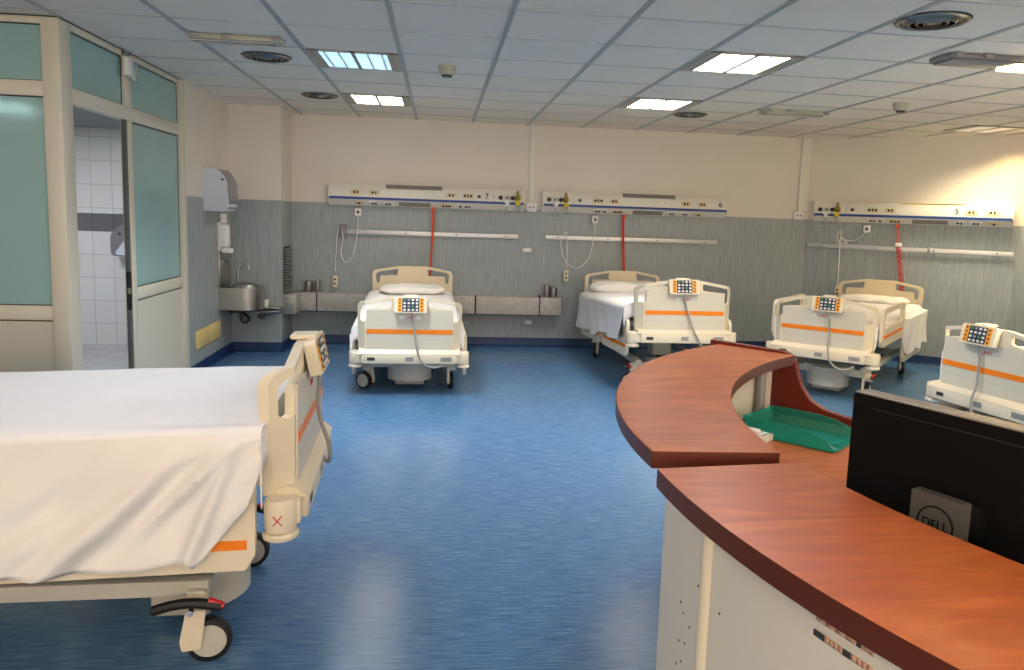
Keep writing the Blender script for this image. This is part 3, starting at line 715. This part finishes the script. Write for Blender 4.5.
# ------------------------------------------------------------------ beds
LEN = 2.08
def board_outline(zb, zt, zc, w=.416):
    pts = [(-w+.012, zb), (-w, zt-.03), (-w+.02, zt+.005), (-.135, zc), (.135, zc), (w-.02, zt+.005), (w, zt-.03), (w-.012, zb)]
    return fillet(pts, [0, .05, .05, .05, .05, .05, .05, 0])
def slot(s, zt, zc, low, w=.416):
    P = [(-w+.024, low+.01), (-w+.046, low-.006), (-w+.074, low+.01), (-w+.076, zt-.075), (-w+.10, zt-.05), (-.17, zc-.085), (-.145, zc-.075), (-.145, zc-.026), (-w+.055, zt-.014), (-w+.024, zt-.04)]
    P = fillet(P, [.01, .012, .01, .02, .02, .01, .01, .01, .03, .03], 3)
    return [(a*s, c) for a, c in P][::s]
def make_bed(label, pose, dz, tl, raised=(), rail_set=((-1, 0), (1, 0), (-1, 1), (1, 1)), mark=False, swivel=(1.0, .1), bs=0.):
    x, y, th = pose
    root = thing('hospital_bed', label, 'hospital bed', (x, y, 0), th, 'adjustable hospital beds')
    up = lambda p: (p[0], p[1], p[2]+dz+tl*p[1]/2.1)
    # chassis
    b = MB().m('bed_metal')
    for s in (-1, 1): b.box(s*.31-.025, s*.31+.025, .2+bs, 1.85, .215, .268, .006)
    for v in (.235+bs, 1.74): b.box(-.36, .36, v-.03, v+.03, .19, .245, .006)
    b.build('chassis', root)
    for v in (.62, 1.42):
        MB().m('bed_metal').box(-.09, .09, v-.08, v+.08, .25, .40+dz+tl*v/2.1, .012).build('lifting_column', root)
    b = MB().m('bed_metal'); b.prism([(.18*math.cos(a), .30+bs-.16*math.sin(a)) for a in [PI*k/16 for k in range(17)]], .085, .25, lambda a, c, z: (a, c, z)); b.box(-.12, .12, .25+bs, .45+bs, .035, .13, .012); b.box(-.2, .2, .2+bs, .4+bs, .2, .262, .01); b.build('base_cover', root)
    for s in (-1, 1):
        for v, tw in ((.235+bs, 0), (1.74, .12*s)):
            c = MB().m('bed'); X = Matrix.Translation((s*.345, v, 0)) @ Matrix.Rotation(tw+(swivel[0 if s < 0 else 1] if v < 1 else .3*s), 4, 'Z'); c.xf(X)
            c.box(-.028, .028, -.035, .035, .172, .235, .012); c.prism(fillet([(-.03, .19), (.03, .19), (.012, .06), (-.045, .055), (-.05, .09)], .012), -.038*s, -.02*s, lambda a, q, d: (d, a, q)); c.box(-.04, .04, -.02, .02, .165, .185, .004)
            o = c.build('caster', root)
            w = MB().m('black').xf(X); w.lathe([(.055, -.02), (.07, -.017), (.072, 0), (.07, .017), (.055, .02)], (0, .035, .072), 28, 'X', cap=False); w.build('tyre', o)
            w = MB().m('bed_metal').xf(X); w.lathe([(.01, -.022), (.052, -.021), (.055, -.018), (.055, .018), (.052, .021), (.01, .022)], (0, .035, .072), 28, 'X'); w.build('wheel_cover', o)
            if v < 1:
                pz = smooth_path([(s*.40, v-.09, .212), (s*.405, v-.05, .222), (s*.405, v, .228), (s*.405, v+.06, .222), (s*.405, v+.12, .205)])
                w = MB().m('black'); w.tube(pz, [.012]+[.017]*(len(pz)-2)+[.01], 8); q = w.build('brake_pedal', o); MB().m('red').tube([(s*.402, v-.095, .214), (s*.405, v-.05, .236)], [.012, .011], 8).build('pedal_tip', o); MB().m('chrome').cyl((s*.41, v, .205), (s*.43, v, .205), .01, 12).build('bolt', o)
    # lying surface
    b = MB().m('bed_metal'); b.box(-.40, .40, .07, 2.02, .40, .45, .008); b.box(-.12, .12, .3, 1.8, .33, .40, .01); b.build('mattress_platform', root, warp=up)
    MB().m('mattress').box(-.345, .345, .10, 2.0, .451, .552, .03).build('mattress', root, warp=up)
    # footboard
    b = MB().m('bed'); zt, zc = .757, .806
    b.prism(board_outline(.37, zt, zc), -.018, .014, lambda a, c, d: (a, d, c), [slot(-1, zt, zc, .612), slot(1, zt, zc, .612)])
    for u_ in (-.352, .352):
        bmesh.ops.bisect_plane(b.bm, geom=b.bm.verts[:]+b.bm.edges[:]+b.bm.faces[:], plane_co=(u_, 0, 0), plane_no=(1, 0, 0))
    wing = lambda p: up((p[0], p[1]+max(0, abs(p[0])-.352)*1.1, p[2]))
    fb = b.build('footboard', root, warp=wing, bevel=.006)
    b = MB().m('bed_panel'); b.prism(fillet([(-.338, .385), (.338, .385), (.338, .708), (-.338, .708)], [0, 0, .012, .012]), -.026, -.0185, lambda a, c, d: (a, d, c)); b.build('front_panel', fb, warp=up)
    MB().m('orange').box(-.338, .338, -.0285, -.0262, .518, .554).build('stripe', fb, warp=up)
    g = MB().m('bed_metal'); g.box(-.336, .336, -.0268, -.0262, .466, .469); g.build('groove', fb, warp=up)
    tt = MB().m('key_white'); tt.box(-.085, .085, -.0275, -.0262, .635, .662); tt.build('badge', fb, warp=up)
    lt = text_mesh('logo_lettering', 'LINET', .032, 'red', facing(0, -.0282, .648), fb, .0006, True)
    for v in lt.data.vertices: v.co = Vector(up(v.co))
    # bumper bar along the foot end
    b = MB().m('bed'); b.box(-.375, .375, -.062, .055, .283, .362, .008); b.prism([(-.062, .362), (.03, .362), (.03, .395), (-.03, .392)], -.40, .40, lambda a, c, d: (d, a, c))
    br = b.build('foot_bumper', root, warp=up)
    for s in (-1, 1):
        c = MB().m('bed'); c.lathe([(.046, .27), (.05, .28), (.05, .362), (.044, .372)], (s*.425, .015, 0), 22); c.box(min(s*.36, s*.43), max(s*.36, s*.43), -.045, .055, .285, .36, .006); o = c.build('corner_bumper', root, warp=up)
        MB().m('bed').lathe([(.045, .242), (.054, .247), (.056, .258), (.05, .266), (.03, .27)], (s*.425, .015, 0), 24).build('bumper_roller', o, warp=up)
        if mark and s < 0:
            k = MB().m('red')
            for q in (-1, 1):
                k.tube([(s*.425-.0495, .030, .314+.015*q), (s*.425-.0525, .018, .314), (s*.425-.0495, .004, .314-.015*q)], .0018, 5)
            k.build('red_cross_mark', o, warp=up)
    MB().m('dark').box(-.30-.03, -.30+.03, -.0635, -.0625, .31, .335).build('bumper_label', br, warp=up)
    MB().m('grille').box(-.032, .032, -.0635, -.0625, .305, .34).build('bumper_label', br, warp=up)
    MB().m('grille').box(.245, .335, -.0635, -.0625, .305, .34).build('bumper_label', br, warp=up)
    # headboard
    b = MB().m('bed_warm'); zh, zhc = .785, .834; w = .418
    out = fillet([(-w+.006, .44), (-w, zh-.03), (-w+.02, zh+.004), (-.14, zhc), (.14, zhc), (w-.02, zh+.004), (w, zh-.03), (w-.006, .44)], [0, .05, .05, .03, .03, .05, .05, 0])
    def hs(s):
        P = fillet([(-w+.042, zh-.12), (-w+.06, zh-.135), (-w+.078, zh-.12), (-w+.082, zh-.055), (-.16, zh-.048), (-.148, zhc-.024), (-w+.055, zh-.014), (-w+.036, zh-.04)], [.01, .01, .01, .015, .01, .01, .03, .03], 3)
        return [(a*s, c) for a, c in P][::s]
    b.prism(out, LEN-.02, LEN+.02, lambda a, c, d: (a, d, c), [hs(-1), hs(1)])
    hb = b.build('headboard', root, warp=up, bevel=.008)
    MB().m('bed_warm').prism(fillet([(-.135, .46), (.135, .46), (.135, zhc-.012), (-.135, zhc-.012)], .01), LEN-.03, LEN-.0205, lambda a, c, d: (a, d, c)).build('centre_panel', hb, warp=up, bevel=.003)
    MB().m('bed').box(-.45, .45, LEN-.04, LEN+.06, .36, .44, .012).build('head_bumper', root, warp=up)
    # side rails
    for s, k in rail_set:
        dzr = .26 if (s, k) in raised else 0
        v0, v1 = (.085, .98) if k == 0 else (1.06, 1.96)
        zb_, zt_ = .155+dzr, .475+dzr
        out = fillet([(v0+.03, zb_), (v1-.03, zb_), (v1, zb_+.04), (v1-.03 if k == 0 else v1, zt_-.02), (v1-.1, zt_), (v0+.04, zt_), (v0, zt_-.04), (v0, zb_+.05)], [.015, .015, .02, .06, .06, .05, .05, .02])
        hole = fillet([(v0+.05, zb_+.15), (v1-.1, zb_+.15), (v1-.12, zt_-.04), (v0+.07, zt_-.04)], .03)
        xo = s*.435; xi = s*.462
        b = MB().m('bed'); b.prism(out, xo, xi, lambda a, c, d: (d, a, c), [hole]); r = b.build('side_rail', root, warp=up, bevel=.006)
        xa, xb = sorted((xi, xi+s*.003)); MB().m('orange').box(xa, xb, v0+.025, v1-.1, zb_+.068, zb_+.098).build('rail_stripe', r, warp=up)
        xa, xb = sorted((s*.405, s*.434))
        b = MB().m('bed_metal')
        for v in (v0+.25, v1-.25): b.box(xa, xb, v-.03, v+.03, min(zb_+.02, .40), max(zb_+.12, .44), .006)
        b.build('rail_arm', r, warp=up)
    return root, up

def control_panel(label, pose, up, cable_end, u0=0.):
    x, y, th = pose
    t = thing('bed_control_panel', label, 'control panel', (x, y, 0), th, 'keypad control panels on the footboards')
    K = Matrix.Translation((u0, -.045, .752)) @ Matrix.Rotation(rad(-12), 4, 'X')
    b = MB().m('bed').xf(K); b.prism(fillet([(-.126, -.062), (.126, -.062), (.130, .05), (.118, .062), (-.118, .062), (-.130, .05)], .012), -.022, .018, lambda a, c, d: (a, d, c))
    o = b.build('casing', t, warp=up, bevel=.004)
    MB().m('keypad').xf(K).box(-.066, .066, -.0245, -.0222, -.052, .053).build('keypad', o, warp=up)
    for s in (-1, 1): MB().m('amber').xf(K).box(s*.085-.016, s*.085+.016, -.0245, -.0222, -.052, .053).build('amber_keypad', o, warp=up)
    for i in range(4):
        for j in range(4):
            m = 'key_white' if (i*3+j*5) % 7 not in (1, 4) else ('key_green' if (i+j) % 2 else 'grey')
            px, pz = -.048+i*.032, -.038+j*.026
            MB().m(m).xf(K).box(px-.009, px+.009, -.0265, -.0246, pz-.007, pz+.007).build('key', t, warp=up)
    for s in (-1, 1):
        for j in range(4):
            pz = -.038+j*.026
            MB().m('dark').xf(K).lathe([(.007, -.0262), (.007, -.0246)], (s*.085, 0, pz), 10, 'Y').build('key', t, warp=up)
    MB().m('bed').box(u0-.05, u0+.05, -.05, .04, .808, .826, .008).build('hanging_hook', t, warp=up)
    pts = smooth_path([(u0+.01, -.05, .69), (u0+.015, -.055, .64)]+[(a+u0, c, d) for a, c, d in cable_end])
    MB().m('grey').tube(pts, .008, 8).build('cable', t, warp=up)
    return t

def sheet(label, pose, up, hemL, hemR, xL=.482, xR=.482, folds=None, y0=.055, y1=2.03, seed=0, ny=110, top=.612, foot=.12, amp=1., rad_=.035, flat=.37, wave=1.):
    x, y, th = pose
    nt, nd, na = 26, 26, 6
    b = MB().m('sheet'); grid = []
    rows = [(-1, y0-.0, k) for k in (3, 2, 1)]+[(0, y0+(y1-y0)*i/ny, 0) for i in range(ny+1)]
    for tag_, v, k in rows:
        row = []; drop = foot*k/3 if tag_ else 0
        for side in (-1,):
            hem = hemL(v)
            for i in range(nd):
                u = i/nd; z = hem+(top-rad_-hem)*u; row.append([-xL, v, z, -1, 1-u])
            for i in range(na):
                a = (i/na)*PI/2; row.append([-xL+(xL-flat)*(1-math.cos(a))*1., v, top-rad_+rad_*math.sin(a), -.5, 0])
        for i in range(nt+1):
            u = i/nt; row.append([-flat+2*flat*u, v, top+.006*math.sin(PI*u), 0, 0])
        hem = hemR(v)
        for i in range(1, na+1):
            a = (1-i/na)*PI/2; row.append([flat+(xR-flat)*math.cos(a), v, top-rad_+rad_*math.sin(a), .5, 0])
        for i in range(1, nd+1):
            u = 1-i/nd; z = hem+(top-rad_-hem)*u; row.append([xR, v, z, 1, 1-u])
        out = []
        for p in row:
            X_, V, Z, sd, dn = p
            nz = noise.noise(Vector((X_*3+seed, V*2.2, Z*2)))*.5+noise.noise(Vector((X_*7+seed, V*5, 3.3)))*.25
            if sd == 0: Z += .012*nz*amp*2
            elif abs(sd) == 1:
                s = 1 if sd > 0 else -1
                d = wave*.020*dn*math.sin(V*17+seed+3*dn+2*noise.noise(Vector((V*2, seed, 0))))+.012*nz
                if folds: d += folds(s, V, Z)
                X_ += s*d*amp
            Z -= drop; 
            if tag_: V = y0-.0+.004*(3-k)*0
            out.append(b.v((X_, V+(.0 if not tag_ else -.001*k), Z)))
        grid.append(out)
    for r0, r1 in zip(grid, grid[1:]):
        for i in range(len(r0)-1): b.f([r0[i], r0[i+1], r1[i+1], r1[i]])
    o = b.build('bed_sheet', None, None, warp=up, smooth=60, solid=.004)
    o.location = (x, y, 0); o.rotation_euler = (0, 0, th)
    return tag(o, label, 'bed sheet', 'white bed sheets')
def pillow(label, pose, up, v, w=.30, d=.17, h=.055, u=0, z=.665):
    x, y, th = pose
    b = MB().m('pillow'); n, m = 36, 14; rings = []
    c = Vector((u, v, z))
    for j in range(m+1):
        ph = -PI/2+PI*j/m; ring = []
        for i in range(n):
            a = 2*PI*i/n
            cx = abs(math.cos(a))**.55*(1 if math.cos(a) > 0 else -1); cy = abs(math.sin(a))**.55*(1 if math.sin(a) > 0 else -1)
            q = abs(math.cos(ph))**.6
            p = Vector((cx*w*q, cy*d*q, h*math.sin(ph)))
            p.z += .012*noise.noise(p*9)*1.3
            ring.append(b.v(c+p))
        rings.append(ring)
    for r0, r1 in zip(rings, rings[1:]):
        for i in range(n): b.f([r0[i], r0[(i+1) % n], r1[(i+1) % n], r1[i]])
    b.f(rings[0][::-1]); b.f(rings[-1])
    o = b.build('pillow', None, None, warp=up, smooth=80); o.location = (x, y, 0); o.rotation_euler = (0, 0, th)
    return tag(o, label, 'pillow', 'white pillows')
def sst(a, b_, x):
    t = max(0, min(1, (x-a)/(b_-a))); return t*t*(3-2*t)

P7 = (-.554, -2.474, rad(1.4))
_, up = make_bed('ivory hospital bed standing against the far wall under unit 7', P7, -.012, .077)
control_panel('keypad control panel on the footboard of bed seven', P7, up, [(.03, -.06, .56), (.055, -.085, .40), (.08, -.09, .33), (.13, -.09, .275), (.20, -.08, .262), (.26, -.04, .27)], u0=.005)
sheet('white sheet on bed seven with a corner hanging over its edge', P7, up, lambda v: .47-.17*sst(.5, .75, v)*(1-sst(1.0, 1.3, v)), lambda v: .50, xR=.42, xL=.46, seed=3, top=.585, rad_=.05, flat=.335)
pillow('flat white pillow at the head of bed seven', P7, up, 1.80, .33, .19, .045, z=.63)

P6 = (1.707, -2.413, rad(1.2))
_, up = make_bed('ivory hospital bed with raised foot end under unit 6', P6, .172, -.103)
control_panel('keypad control panel on the footboard of bed six', P6, up, [(.03, -.045, .60), (.06, -.06, .50), (.09, -.085, .40), (.13, -.09, .33), (.17, -.09, .26), (.2, -.06, .235), (.24, -.02, .24)], u0=-.03)
sheet('white sheet draped over the side of bed six', P6, up, lambda v: .272+.008*math.sin(v*9)+.25*(1-sst(.13, .22, v))-.05*sst(1.1, 1.2, v), lambda v: .45, xL=.485, xR=.44, seed=8, y0=.12, rad_=.06, flat=.34)
pillow('white pillow at the head of bed six', P6, up, 1.78, .43, .2, .075, z=.655)

P5 = (2.906, -2.470, rad(-42.5))
_, up = make_bed('ivory hospital bed with one raised side rail under unit 5', P5, .066, .02, raised=((1, 0), (-1, 0)))
control_panel('keypad control panel on the footboard of bed five', P5, up, [(.02, -.05, .60), (.03, -.06, .48), (.035, -.085, .38), (.06, -.095, .29), (.12, -.095, .235), (.18, -.08, .225), (.24, -.04, .25)], u0=.045)
sheet('white sheet hanging over the rear side of bed five', P5, up, lambda v: .47, lambda v: .47-.24*sst(.98, 1.08, v)+.02*math.sin(v*14), xL=.425, xR=.425, seed=14, folds=lambda s, v, z: (.06*sst(1.0, 1.1, v) if s > 0 else 0))
pillow('thin white pillow at the head of bed five', P5, up, 1.84, .34, .16, .04, z=.645)

PR = (3.092, -4.262, rad(-80))
_, up = make_bed('ivory hospital bed cut off by the picture edge behind the monitor', PR, .069, .006)
control_panel('keypad control panel on the footboard half hidden at the picture edge', PR, up, [(.02, -.05, .60), (.02, -.05, .52), (.025, -.06, .43), (.03, -.09, .36), (.04, -.095, .28), (.10, -.09, .22), (.18, -.05, .24)], u0=-.05)
sheet('white sheet on the bed behind the monitor', PR, up, lambda v: .45, lambda v: .45, xL=.43, xR=.43, seed=21)

PN = (-.81, -5.862, rad(92))
_, up = make_bed('ivory hospital bed in the foreground seen from its long side', PN, .204, -.05, mark=True, swivel=(PI+.15, PI), bs=.055)
control_panel('keypad control panel seen edge-on on the foreground bed', PN, up, [(.012, -.05, .58), (.012, -.06, .50), (.015, -.085, .42), (.03, -.09, .36), (.06, -.08, .33), (.08, -.06, .34)], u0=-.01)
def near_hem(v):
    # v grows from the foot end towards the head
    pts = [(.0, .53), (.055, .50), (.10, .37), (.17, .285), (.235, .205), (.262, .185), (.275, .215), (.33, .20), (.40, .185), (.48, .18), (.9, .195), (2.1, .22)]
    for (a, za), (c, zc) in zip(pts, pts[1:]):
        if v <= c: return za+(zc-za)*(v-a)/(c-a)
    return .22
def near_folds(s, v, z):
    if s > 0: return 0
    X = -v; Z = z+.2           # along the bed / height
    def ridge(p, q, w, a, k=.12):
        d = Vector((q[0]-p[0], q[1]-p[1])); L = d.length; d /= L
        r = Vector((X+.832-p[0]-.832, Z-p[1]))
        r = Vector((X-p[0], Z-p[1])); t = r.dot(d); n = r.x*-d.y+r.y*d.x
        e = sst(-k, .08, t)*(1-sst(L-.05, L+k, t))
        return a*math.exp(-(n/w)**2)*e
    o = .81
    q = lambda x, zz: (x+o, zz)
    d = ridge(q(-1.14, .70), q(-1.53, .355), .035, .05)
    d -= ridge(q(-1.20, .58), q(-1.44, .37), .03, .012)
    d += ridge(q(-1.05, .80), q(-1.66, .575), .05, .016)
    d += ridge(q(-1.0, .72), q(-1.19, .53), .022, .042)
    d += ridge(q(-.96, .72), q(-1.09, .40), .022, .036)
    d += ridge(q(-1.30, .52), q(-1.80, .47), .05, .012)
    d += ridge(q(-.90, .78), q(-1.2, .70), .03, .018)
    c_, s_ = math.cos(.75), math.sin(.75)
    al, ac = X*c_+Z*s_, -X*s_+Z*c_
    nz = noise.noise(Vector((al*2., ac*8, 1.7)))
    d += .007*noise.noise(Vector((al*9, ac*16, 8.2)))
    d += .03*nz*sst(.0, .15, .80-Z)+.012*noise.noise(Vector((al*5, ac*22, 5.1)))*sst(0, .1, .8-Z)
    return d
sheet('creased white sheet draped over the side of the foreground bed', PN, up, near_hem, lambda v: .35, xL=.498, xR=.47, folds=near_folds, seed=30, ny=260, y0=.06, rad_=.022, flat=.44, wave=.25)

# ------------------------------------------------------------------ reception counter
def arc(c, r, a0, a1, n=36): return [(c[0]+r*math.cos(rad(a0+(a1-a0)*i/n)), c[1]+r*math.sin(rad(a0+(a1-a0)*i/n))) for i in range(n+1)]
def polyband(out, inn): return out+inn[::-1]
up2 = lambda a, c, z: (a, c, z)
ZC, TH = .96, .04
fo, fi = ((1.749, -6.93), 1.618), ((1.953, -7.075), 1.526)
no, ni = ((2.044, -7.14), 1.921), ((2.214, -6.976), 1.768)
FA0, FA1 = 185.2, 123.0
t = thing('reception_counter', 'far curved section of the cherry wood reception counter', 'reception counter', (0, 0, 0), 0, 'curved reception counter sections')
far_top = polyband(arc(*fo, FA0, FA1), arc(*fi, 180.6, 126.2))
MB().m('wood').prism(far_top, ZC-TH+.008, ZC+.008, up2, (), 'wood_edge').build('counter_top', t, bevel=.003)
MB().m('counter').prism(polyband(arc(fo[0], 1.40, 178, 122.8), arc(fo[0], 1.376, 178, 122.8)), 0, ZC-TH+.007, up2).build('curved_front_panel', t)
b = MB().m('grille')
for a in (128.6, 150):
    p = Vector((fo[0][0]+1.352*math.cos(rad(a)), fo[0][1]+1.352*math.sin(rad(a)), 0)); b.cyl(p, p+Vector((0, 0, ZC-TH)), .018, 12)
b.build('support_post', t)
# wooden end panel with S-shaped upper edge
PO = Vector((.815, -5.585)); PE = Vector((.653, -.757))
prof = [(-.02, 0), (.80, 0), (.80, .755), (.60, .76), (.485, .775), (.425, .80), (.385, .85), (.365, .90), (.352, .945), (.335, .968), (.30, .978), (-.02, .982)]
nrm = Vector((.757, .653))
MB().m('wood_shaded').prism(fillet(prof, [0, 0, 0, .1, .05, .05, .05, .05, .03, .03, .03, 0], 4), 0, .028, lambda a, c, d: (PO.x+PE.x*a+nrm.x*d, PO.y+PE.y*a+nrm.y*d, c)).build('end_panel', t, bevel=.003)
t = thing('reception_counter', 'near curved section of the cherry wood reception counter', 'reception counter', (0, 0, 0), 0, 'curved reception counter sections')
near_top = polyband(arc(*no, 180.95, 238), arc(*ni, 185.2, 250))
MB().m('wood').prism(near_top, ZC-TH, ZC, up2, (), 'wood_edge').build('counter_top', t, bevel=.003)
MB().m('counter').prism(polyband(arc(no[0], 1.870, 178, 240), arc(no[0], 1.848, 178, 240)), 0, ZC-TH-.0005, up2).build('curved_front_panel', t)
b = MB().m('seam'); ap = 186
p = Vector((no[0][0]+1.867*math.cos(rad(ap)), no[0][1]+1.867*math.sin(rad(ap)), 0)); b.cyl(p, p+Vector((0, 0, ZC-TH-.001)), .016, 16); b.build('seam_post', t)
def on_panel(a, z, off=.0005): return (no[0][0]+(1.870+off)*math.cos(rad(a)), no[0][1]+(1.870+off)*math.sin(rad(a)), z)
for a0, a1, z, segs in ((195.6, 198.9, .886, ((0, .72, 'tape'), (.72, .8, 'dark'), (.8, 1, 'tape'))), (195.5, 198.9, .860, ((0, .2, 'dark'), (.2, .52, 'tape'), (.52, .66, 'dark'), (.66, 1, 'tape')))):
    b = MB()
    for u0, u1, m in segs:
        b.m(m); n = 4
        for i in range(n):
            q0 = a0+(a1-a0)*(u0+(u1-u0)*i/n); q1 = a0+(a1-a0)*(u0+(u1-u0)*(i+1)/n)
            vs = [b.v(on_panel(q0, z-.005, .001)), b.v(on_panel(q1, z-.005, .001)), b.v(on_panel(q1, z+.005, .001)), b.v(on_panel(q0, z+.005, .001))]; b.f(vs)
    b.build('tape_strip', t, solid=.0008)
b = MB().m('dark')
for a, z in ((184.9, .765), (182.4, .69), (184.0, .663), (182.9, .674), (187.7, .756), (182.5, .607), (183.4, .617), (183.0, .57), (182.2, .55), (183.6, .53)):
    c = Vector(on_panel(a, z, -.001)); d = Vector((math.cos(rad(a)), math.sin(rad(a)), 0))
    b.cyl(c, c+d*.002, .0028, 8)
b.build('screw_holes', t)
# worktop
wt = polyband(arc(fo[0], 1.374, 240, 124.5, 60), arc((1.95, -7.0), .95, 240, 128, 60))
o = MB().m('wood').prism(wt, .70, .735, up2).build('desk_worktop', bevel=.003)
tag(o, 'curved cherry wood desk worktop below the counter ledge', 'desk')
o2 = MB().m('counter'); 
for a in (133, 175, 215): 
    c = Vector((1.95+1.08*math.cos(rad(a)), -7.0+1.08*math.sin(rad(a)), 0)); o2.xf(Matrix.Translation(c) @ Matrix.Rotation(rad(a), 4, 'Z')); o2.box(-.1, .25, -.012, .012, 0, .6995)
o2.build('desk_support', o)

# monitor seen from behind
Mo = Vector((.535, -7.183)); Md = Vector((.409, -.912)); ang = math.atan2(Md.y, Md.x)
t = thing('monitor', 'black computer monitor seen from behind on the desk', 'monitor', (Mo.x, Mo.y, .7355), ang)
b = MB().m('screen'); b.prism(fillet([(0, .065), (.53, .065), (.53, .392), (0, .392)], .006), 0, .03, lambda a, c, d: (a, d-.0, c)); b.build('rear_casing', t, bevel=.004)
MB().m('bezel').prism(fillet([(-.001, .062), (.531, .062), (.531, .396), (-.001, .396)], .006), .031, .044, lambda a, c, d: (a, d, c)).build('front_bezel', t, bevel=.002)
MB().m('bezel').box(.002, .528, .001, .031, .3925, .3955, .001).build('top_edge', t)
MB().m('black').box(.05, .5, -.0012, .0, .366, .369).build('vent_slot', t)
MB().m('stand').prism(fillet([(.178, .03), (.280, .03), (.280, .250), (.178, .250)], .005), -.05, -.028, lambda a, c, d: (a, d, c)).build('stand_neck', t, bevel=.003)
MB().m('screen').box(.19, .295, -.028, .0, .19, .246, .003).build('stand_mount', t)
MB().m('stand').box(.10, .35, -.09, .12, 0, .012, .004).build('stand_base', t)
MB().m('stand').box(.185, .27, -.048, -.03, .011, .04).build('stand_foot', t)
b = MB().m('screen'); ring = [(.229+.034*math.cos(2*PI*k/40), -.0508, .195+.034*math.sin(2*PI*k/40)) for k in range(41)]; b.tube(ring, .0016, 6); b.build('logo_ring', t)
text_mesh('logo_lettering', 'DELL', .023, 'screen', facing(.229, -.0502, .195), t, .0008, True)

# letter tray of clear teal plastic
t = thing('letter_tray', 'clear teal plastic letter tray on the desk worktop', 'letter tray', (.938, -6.16, .7355), math.atan2(-.757, .653))
TW, TD = .325, .235
MB().m('teal').box(-TW/2, TW/2, -TD/2, TD/2, 0, .004).build('bottom', t)
side = [(-TW/2, 0), (TW/2, 0), (TW/2, .012), (TW/2-.03, .035), (TW/2-.09, .055), (TW/2-.15, .062), (-TW/2, .062)]
for s in (-1, 1):
    y = s*TD/2
    MB().m('teal').prism(fillet(side, [0, 0, .01, .03, .03, .03, .02]), min(y, y-s*.004), max(y, y-s*.004), lambda a, c, d: (a, d, c)).build('side_wall', t)
MB().m('teal').box(-TW/2, -TW/2+.004, -TD/2, TD/2, .004, .062).build('back_wall', t)
b = MB().m('teal'); b.tube([(TW/2, -TD/2, .005), (TW/2+.006, -.05, .008), (TW/2-.03, -.03, .008), (TW/2-.03, .03, .008), (TW/2+.006, .05, .008), (TW/2, TD/2, .005)], .004, 6); b.build('front_lip', t)
t = thing('desk_telephone', 'white desk telephone half hidden under the far counter ledge', 'telephone', (.728, -6.20, .7355), rad(40)); t.scale = (.72, .72, .72)
b = MB().m('white'); b.prism(fillet([(-.09, 0), (.09, 0), (.09, .03), (.04, .04), (-.07, .052), (-.09, .045)], .012), -.085, .085, lambda a, c, d: (a, d, c)); b.build('body', t, bevel=.006)
MB().m('white').box(-.08, -.03, -.085, .085, .05, .075, .012).build('receiver', t)
MB().m('grey').xf(Matrix.Translation((.0, 0, .046)) @ Matrix.Rotation(rad(6), 4, 'Y')).box(-.02, .05, -.06, .06, 0, .004).build('keypad', t)

# ------------------------------------------------------------------ light, world, camera
def added_beam(x, y, watts, color, z=H-.03, size=.5, spread=115):
    # added area lights below the ceiling panels throw extra light downwards
    l = bpy.data.lights.new('added_panel_beam', 'AREA'); l.shape = 'SQUARE'; l.size = size; l.energy = watts; l.color = color; l.spread = rad(spread)
    o = bpy.data.objects.new('added_panel_beam', l); COL.objects.link(o); o.location = (x, y, z); return o
added_beam(-.9, -3.25, 12, (.86, .94, 1)); added_beam(-.9, -1.4, 3, (1, .95, .88))
added_beam(1.5, -3.865, 12, (1, .95, .88)); added_beam(1.5, -2.02, 4, (1, .95, .88))
added_beam(3.9, -5.09, 26, (1, .88, .7)); added_beam(4.91, -1.5, 6, (1, .85, .6), size=.4)
def spot(name, loc, target, watts, size, blend, color, r=.1):
    l = bpy.data.lights.new(name, 'SPOT'); l.energy = watts; l.spot_size = rad(size); l.spot_blend = blend; l.color = color; l.shadow_soft_size = r
    o = bpy.data.objects.new(name, l); COL.objects.link(o); o.location = loc
    o.rotation_euler = (Vector(target)-Vector(loc)).to_track_quat('-Z', 'Y').to_euler(); return o
ws = on_right(2.0, .28)
spot('spot_wall_lamp', (ws[0], ws[1], H-.02), (ws[0]+.05, ws[1]-.05, 0), 26, 126, .8, (1, .70, .32), .1)
w = bpy.data.worlds.new('World'); S.world = w; w.use_nodes = True
w.node_tree.nodes['Background'].inputs[0].default_value = (.8, .9, 1, 1); w.node_tree.nodes['Background'].inputs[1].default_value = .1
R = [[0.9928456598219165, 0.11790000104332425, -0.018896706770425546], [-0.11448261863357899, 0.9848921094166407, 0.12992791401249526], [0.03392971858778227, -0.12683502104239192, 0.9913433570835053]]
cam = bpy.data.cameras.new('Camera'); co = bpy.data.objects.new('Camera', cam); COL.objects.link(co)
m = Matrix.Identity(4)
for i in range(3):
    m[i][0] = R[i][0]; m[i][1] = R[i][2]; m[i][2] = -R[i][1]
m[0][3], m[1][3], m[2][3] = -0.33466, -8.69580, 1.47157
co.matrix_world = m
cam.sensor_width = 36; cam.lens = 780.513*36/1024
cam.shift_x = -(530.598-512)/1024; cam.shift_y = (315.314-335)/1024
cam.clip_start = .02
S.camera = co
S.view_settings.view_transform = 'Standard'; S.view_settings.look = 'None'; S.view_settings.gamma = 1; S.view_settings.use_curve_mapping = False
S.view_settings.exposure = 1.25
